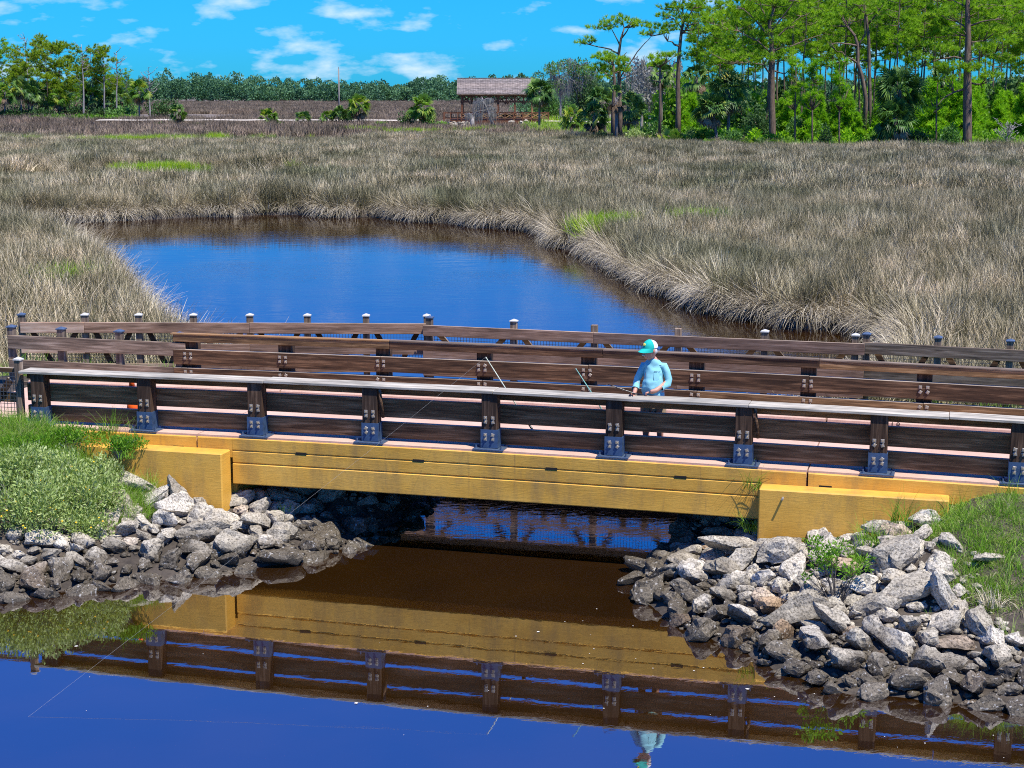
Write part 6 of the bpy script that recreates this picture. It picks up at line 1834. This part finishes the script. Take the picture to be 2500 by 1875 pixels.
# ================================================================== TRAFFIC CONE, RODS, LINE
cb = B(-6.02, 0.62, 1.585)
cone = empty('traffic_cone', cb); cone.scale = (1, 1, .85); tag(cone, 'slim orange traffic cone with white band on the deck at the left', 'traffic cone')
mb = MB(); mb.box((0, 0, .02), (.34, .34, .04)); mb.build('base', M['black_plastic'], cone, bevel=.01)
prof = lambda z: .115 - .085 * (z - .04) / .78
mb = MB(); mb.lathe([(prof(.04), .04), (prof(.52), .52)], n=18); mb.build('cone_body', M['orange'], cone, True)
mb = MB(); mb.lathe([(prof(.52) + .001, .52), (prof(.62) + .001, .62)], n=18); mb.build('white_band', M['reflect_white'], cone, True)
mb = MB(); mb.lathe([(prof(.62), .62), (prof(.80), .80), (.02, .82)], n=18); mb.build('cone_tip', M['orange'], cone, True)
def rod(label, pts, mat, seed=0):
    r_ = empty('fishing_rod', pts[0]); tag(r_, label, 'fishing rod')
    p0 = Vector(pts[0]); q = [Vector(p) - p0 for p in pts]
    mb = MB(); mb.tube(q, list(np.linspace(.011, .0055, len(q))), 7); mb.build('blank', M[mat], r_, True)
    d = (q[1] - q[0]).normalized()
    mb = MB(); mb.tube([q[0] - d * .02, q[0] + d * .32], [.017, .016], 8); mb.build('grip', M['black_plastic'], r_, True)
    mb = MB(); c = q[0] + d * .42; mb.tube([c + Vector((0, -.02, -.02)), c + Vector((0, -.07, -.06))], .009, 6); mb.tube([c + Vector((-.03, -.07, -.06)), c + Vector((.03, -.07, -.06))], .035, 10); mb.build('reel', M['black_plastic'], r_, True)
    for t in (.5, .7, .85, 1.0):
        c = q[0].lerp(q[-1], t); g = MB(); g.tube([c + Vector((.012 * math.cos(a), .004, .012 * math.sin(a) - .012)) for a in np.linspace(0, 6.28, 9)], .002, 4, False); g.build('guide', M['galv'], r_)
    return r_
tipA = B(-0.14, 0.32, 2.90)
rod('pale fishing rod leaning on the railing at mid bridge, its line running to the water', [B(0.62, 0.52, 1.66), B(0.22, .42, 2.3), tipA], 'rod_pale')
rod('green fishing rod leaning on the railing left of the man', [B(1.83, 0.56, 1.66), B(1.50, .43, 2.3), B(1.20, 0.33, 2.79)], 'rod_green')
le = P(69, 1750, 0); mid = tipA.lerp(le, .5) + Vector((0, 0, -.03))
mb = MB(); mb.tube([tipA, tipA.lerp(le, .25) + Vector((0, 0, -.03)), mid, tipA.lerp(le, .75) + Vector((0, 0, -.03)), le], .0008, 4)
tag(mb.build('fishing_line', M['line']), 'thin fishing line slanting from the pale rod down to the near water', 'line')

# ================================================================== THE MAN
def skin_mesh(name, pts, edges, root_i, sub=2):
    me = bpy.data.meshes.new(name + '_cage')
    me.from_pydata([p[:3] for p in pts], edges, [])
    o = bpy.data.objects.new(name + '_cage', me); COL.objects.link(o)
    md = o.modifiers.new('skin', 'SKIN'); md.use_smooth_shade = True
    if not me.skin_vertices: me.skin_vertices.new()
    for i, p in enumerate(pts):
        rr = p[3]; me.skin_vertices[0].data[i].radius = rr if hasattr(rr, '__len__') else (rr, rr)
        me.skin_vertices[0].data[i].use_root = (i == root_i)
    o.modifiers.new('sub', 'SUBSURF').levels = sub; o.modifiers['sub'].render_levels = sub
    dg = bpy.context.evaluated_depsgraph_get()
    out = bpy.data.meshes.new_from_object(o.evaluated_get(dg))
    bpy.data.objects.remove(o)
    out.name = name
    out.polygons.foreach_set('use_smooth', [True] * len(out.polygons))
    return out
man_p = B(2.30, 0.42, 1.60 + camber(2.3))
# local frame: x along the bridge to the right, y away from the camera, z up; he faces left and towards the camera
man = empty('person', man_p, BRZ); man.scale = (.97, .97, 1.0); tag(man, 'man in pale blue long sleeved shirt and teal cap fishing at the railing', 'person')
# chest faces (-x,-y) mostly -y; legs together under the hips
hip = (0.0, 0.10, 0.80)
J = {'pelvis': (0.0, .10, .82, (.155, .125)), 'belly': (0.0, .07, .98, (.14, .13)), 'chest': (0.0, .085, 1.16, (.12, .085)), 'neck0': (-.01, .08, 1.33, (.09, .085)), 'neck1': (-.035, .045, 1.40, (.06, .06)),
     'hl': (-.09, .11, .74, (.10, .10)), 'kl': (-.10, .05, .44, (.062, .065)), 'al': (-.10, .11, .10, (.042, .045)), 'fl': (-.12, -.05, .045, (.045, .035)),
     'hr': (.09, .11, .74, (.10, .10)), 'kr': (.11, .06, .44, (.062, .065)), 'ar': (.11, .12, .10, (.042, .045)), 'fr': (.11, -.04, .045, (.045, .035)),
     'sl': (-.14, .09, 1.25, (.045, .045)), 'el': (-.235, .06, 1.04, (.036, .036)), 'wl': (-.245, -.09, .89, (.034, .034)), 'pl': (-.25, -.17, .865, (.040, .022)),
     'sr': (.14, .09, 1.25, (.045, .045)), 'er': (.215, .075, 1.04, (.036, .036)), 'wr': (.07, -.12, .93, (.034, .034)), 'pr': (-.01, -.15, .91, (.040, .022))}
names = list(J); ix = {n: i for i, n in enumerate(names)}
E_ = [('pelvis', 'belly'), ('belly', 'chest'), ('chest', 'neck0'), ('neck0', 'neck1'), ('pelvis', 'hl'), ('hl', 'kl'), ('kl', 'al'), ('al', 'fl'), ('pelvis', 'hr'), ('hr', 'kr'), ('kr', 'ar'), ('ar', 'fr'),
      ('chest', 'sl'), ('sl', 'el'), ('el', 'wl'), ('wl', 'pl'), ('chest', 'sr'), ('sr', 'er'), ('er', 'wr'), ('wr', 'pr')]
body_pts = [J[n] for n in names]
bm_ = skin_mesh('body', body_pts, [(ix[a], ix[b]) for a, b in E_], ix['pelvis'])
# head: shaped ellipsoid with brow, nose, jaw; turned to the left and looking down
hc = Vector((-.05, .01, 1.485)); hrot = Euler((0.06, 0.0, -0.72))
hb = MB(); HM = hrot.to_matrix() * 1.14
nu, nv = 20, 14; vs = []
for i in range(nv + 1):
    th = math.pi * i / nv
    for k in range(nu):
        an = 2 * math.pi * k / nu
        x, y, z = math.sin(th) * math.cos(an), math.sin(th) * math.sin(an), math.cos(th)
        fx = .078 * x * (1 - .22 * max(0, -z)); fy = .098 * y; fz = .118 * z
        if y < -.2 and z < 0: fy -= .012 * (-z)                                   # jaw
        if y < -.75 and -.25 < z < .2: fy -= .024 * max(0, 1 - abs(x) * 4.5) * (1 - abs(z + .05) * 3)   # nose
        vs.append(HM @ Vector((fx, fy, fz)) + hc)
fs = [(i * nu + k, (i + 1) * nu + k, (i + 1) * nu + (k + 1) % nu, i * nu + (k + 1) % nu) for i in range(nv) for k in range(nu)]
hb.add(vs, fs)
for s in (-1, 1): hb.ell(HM @ Vector((s * .079, .01, .0)) + hc, (.012, .024, .034), 8, 6, hrot)
# hands: palm is the end of the arm; five fingers curl around the rod and the rail
def fingers(mb, c, fwd, side, down, s=1.0):
    c, fwd, side, down = map(Vector, (c, fwd, side, down))
    for k, ln in enumerate((.062, .072, .068, .055)):
        b0 = c + side * (-.027 + .018 * k) + fwd * .02
        b1 = b0 + fwd * ln * .5; b2 = b1 + (fwd * .3 + down) * ln * .4; b3 = b2 + (down - fwd * .5) * ln * .3
        mb.tube([b0, b1, b2, b3], [.0095, .009, .008, .0065], 6)
    t0 = c + side * -.032 - fwd * .02; mb.tube([t0, t0 - side * .022 + fwd * .02, t0 - side * .018 + fwd * .05 + down * .02], [.0115, .010, .008], 6)
fingers(hb, (-.25, -.17, .865), (-.1, -.9, -.2), (1, -.1, 0), (0, -.2, -1))
fingers(hb, (-.01, -.15, .91), (-.95, -.25, -.15), (0, -1, 0), (0, 0, -1))
tmp = hb.mesh('head', True)
jm = bmesh.new(); jm.from_mesh(bm_); jm.from_mesh(tmp); jm.to_mesh(bm_); jm.free()
bm_.polygons.foreach_set('use_smooth', [True] * len(bm_.polygons))
link('body', bm_, M['skin'], man)
# shirt: loose, sleeves pushed to mid forearm
def ring_loft(rings, n=40):
    """rings: (centre, x-axis half, y-axis half, axis u, axis v)"""
    mb = MB(); vs = []; fs = []
    for (c, a_, b_, ux, vx) in rings:
        for k in range(n):
            t = 2 * math.pi * k / n
            vs.append(Vector(c) + Vector(ux) * (a_ * math.cos(t)) + Vector(vx) * (b_ * math.sin(t)))
    for i_ in range(len(rings) - 1):
        for k in range(n):
            k2 = (k + 1) % n; fs.append((i_ * n + k, i_ * n + k2, (i_ + 1) * n + k2, (i_ + 1) * n + k))
    mb.add(vs, fs); return mb
X_, Y_v = (1, 0, 0), (0, 1, 0)
tor = []
T_ = [(.70, 0, .09, .172, .150), (.76, 0, .085, .178, .160), (.86, 0, .065, .182, .178), (.96, 0, .055, .180, .185), (1.05, 0, .062, .174, .168), (1.14, 0, .075, .172, .145), (1.22, 0, .085, .168, .125), (1.28, -.005, .085, .150, .108), (1.325, -.008, .078, .115, .088), (1.352, -.014, .068, .075, .070), (1.372, -.02, .06, .062, .062)]
Tz = [t_[0] for t_ in T_]
for z in np.linspace(.70, 1.372, 44):
    cx_, cy_, rx_, ry_ = [float(np.interp(z, Tz, [t_[k] for t_ in T_])) for k in (1, 2, 3, 4)]
    rx_ *= .86; ry_ *= .93
    tor.append(((cx_, cy_, z), rx_, ry_, X_, Y_v))
sh_ = ring_loft(tor)
for s_pts, s_r in ([[(-.06, .085, 1.26), (-.15, .085, 1.245), (-.19, .08, 1.17), (-.235, .068, 1.07), (-.245, .045, 1.00), (-.245, -.01, .955), (-.245, -.04, .93)], [.05, .064, .058, .053, .051, .047, .042]], [[(.06, .085, 1.26), (.15, .085, 1.245), (.19, .085, 1.17), (.225, .08, 1.07), (.215, .05, 1.00), (.165, -.01, .972), (.14, -.04, .96)], [.05, .064, .058, .054, .052, .048, .043]]):
    sh_.tube(s_pts, s_r, 14, False)
sm = sh_.mesh('shirt', True)
# folds
co = np.array([v.co[:] for v in sm.vertices]); nn = np.array([v.normal[:] for v in sm.vertices])
fold = .6 * (vnoise(co[:, 0] * 11 + co[:, 2] * 15, co[:, 2] * 6 - co[:, 0] * 8 + co[:, 1] * 9, 3) - .5) + .5 * (vnoise(co[:, 0] * 26 - co[:, 2] * 20, co[:, 2] * 12 + co[:, 1] * 22, 6) - .5)
co += nn * (fold * .040)[:, None]; sm.vertices.foreach_set('co', co.ravel().astype(np.float32)); sm.update()
link('shirt', sm, M['shirt'], man)
def chest_y(x, z):
    zs = [r_[0][2] for r_ in tor]; k = max(0, min(len(tor) - 2, int(np.searchsorted(zs, z)) - 1)); t = (z - zs[k]) / (zs[k + 1] - zs[k])
    cy_ = tor[k][0][1] * (1 - t) + tor[k + 1][0][1] * t; rx_ = tor[k][1] * (1 - t) + tor[k + 1][1] * t; ry_ = tor[k][2] * (1 - t) + tor[k + 1][2] * t
    return cy_ - ry_ * math.sqrt(max(0, 1 - (x / rx_) ** 2)) - .012
mb = MB(); vs = []
for zz in (1.175, 1.14, 1.10, 1.085):
    for xx in (.035, .06, .085, .11): vs.append((xx, chest_y(xx, zz), zz - (.012 if zz < 1.09 and .05 < xx < .1 else 0)))
mb.add(vs, [(r_ * 4 + k, (r_ + 1) * 4 + k, (r_ + 1) * 4 + k + 1, r_ * 4 + k + 1) for r_ in range(3) for k in range(3)]); mb.build('shirt_pocket', M['shirt'], man, True)
for k in range(7):
    if k == 4: continue
    x = .036 + k * .0125; mb = MB(); mb.box((x, chest_y(x, 1.192), 1.192), (.008, .003, .011)); mb.build('chest_lettering', M['bracket'], man)
SH = [(0, .10, .80, (.165, .14)), (-.09, .11, .70, (.115, .115)), (-.10, .08, .52, (.098, .10)), (-.10, .07, .46, (.095, .098)), (.09, .11, .70, (.115, .115)), (.11, .085, .52, (.098, .10)), (.11, .075, .46, (.095, .098))]
link('shorts', skin_mesh('shorts', SH, [(0, 1), (1, 2), (2, 3), (0, 4), (4, 5), (5, 6)], 0), M['shorts'], man)
for s, fx, fy in ((-1, -.11, .03), (1, .11, .04)):
    mb = MB(); mb.ell((fx, fy, .05), (.052, .15, .05), 12, 8); mb.ell((fx, fy + .08, .09), (.047, .06, .06), 10, 6); sh = mb.build('shoe', M['shoe_blue'], man, True)
    mb = MB(); mb.ell((fx, fy, .018), (.056, .155, .018), 12, 6); mb.build('sole', M['shoe_white'], sh, True)
def head_part(name, mb, mat): return mb.build(name, M[mat], man, True)
def HP(x, y, z): return HM @ Vector((x, y, z)) + hc
def dome(front):
    vs, fs = [], []; nu_, nv_ = 14, 7
    a0, a1 = (math.pi * 1.0, math.pi * 2.0) if front else (0, math.pi)
    for i in range(nv_ + 1):
        th = (math.pi / 2) * i / nv_
        for k in range(nu_ + 1):
            an = a0 + (a1 - a0) * k / nu_
            hz = math.cos(th) * (.098 if not front else .105)
            vs.append(HP(.088 * math.sin(th) * math.cos(an), .01 + .108 * math.sin(th) * math.sin(an), .035 + hz))
    for i in range(nv_):
        for k in range(nu_):
            fs.append((i * (nu_ + 1) + k, (i + 1) * (nu_ + 1) + k, (i + 1) * (nu_ + 1) + k + 1, i * (nu_ + 1) + k + 1))
    mb = MB(); mb.add(vs, fs); return mb
cap_o = head_part('cap_front', dome(True), 'hat_teal')
head_part('cap_mesh_back', dome(False), 'hat_white')
mb = MB(); vs = []
for i in range(5):
    for k in range(13):
        a = math.pi + math.pi * k / 12; t = i / 4
        r1, r2 = .09, .112
        vs.append(HP(.086 * math.cos(a) * (1 - .08 * t), .005 + .104 * math.sin(a) - t * .085 * max(0, -math.sin(a)) ** .7, .038 - .03 * t - .018 * abs(math.cos(a)) * t))
n0 = len(vs); vs += [v + Vector((0, 0, -.004)) for v in vs]
fs = [(i * 13 + k, (i + 1) * 13 + k, (i + 1) * 13 + k + 1, i * 13 + k + 1) for i in range(4) for k in range(12)]
fs += [tuple(n0 + j for j in f[::-1]) for f in fs]
mb.add(vs, fs); mb.build('cap_brim', M['hat_teal'], man, True)
mb = MB(); mb.ell(HP(.0, -.088, .085), (.036, .006, .024), 12, 6, Euler((.06 - .45, 0, -.72))); lg = mb.build('cap_emblem', M['logo_yellow'], man, True)
mb = MB(); mb.ell(HP(-.02, -.089, .088), (.012, .006, .018), 8, 5, Euler((.06 - .45, 0, -.72))); mb.build('emblem_mark', M['black_plastic'], lg, True)
mb = MB()
for s in (-1, 1):
    mb.ell(HP(s * .034, -.094, .012), (.030, .010, .020), 10, 6, hrot); mb.bar(HP(s * .06, -.082, .016), HP(s * .082, .01, .012), .006, .008)
mb.bar(HP(-.012, -.102, .018), HP(.012, -.102, .018), .006, .006); mb.build('sunglasses', M['black_plastic'], man, True)
mb = MB(); mb.ell(HP(0, -.106, -.046), (.034, .012, .011), 10, 6, hrot); mb.build('moustache', M['grey_hair'], man, True)
mb = MB()
for s in (-1, 1): mb.ell(HP(s * .072, .035, -.005), (.012, .04, .035), 8, 6, hrot)
mb.ell(HP(0, .085, -.02), (.06, .02, .04), 10, 6, hrot); mb.build('hair', M['grey_hair'], man, True)
# the rod he holds: butt under the left hand, tip to the left
wm_ = lambda x, y, z: man.matrix_basis @ Vector((x, y, z)) if False else (man_p + BU * x + BN * y + Vector((0, 0, z)))
rod('dark fishing rod in the hands of the man', [wm_(.12, -.10, .80), wm_(-.25, -.175, .895), wm_(-.52, -.23, .99), wm_(-.60, -.25, 1.015)], 'black_plastic')
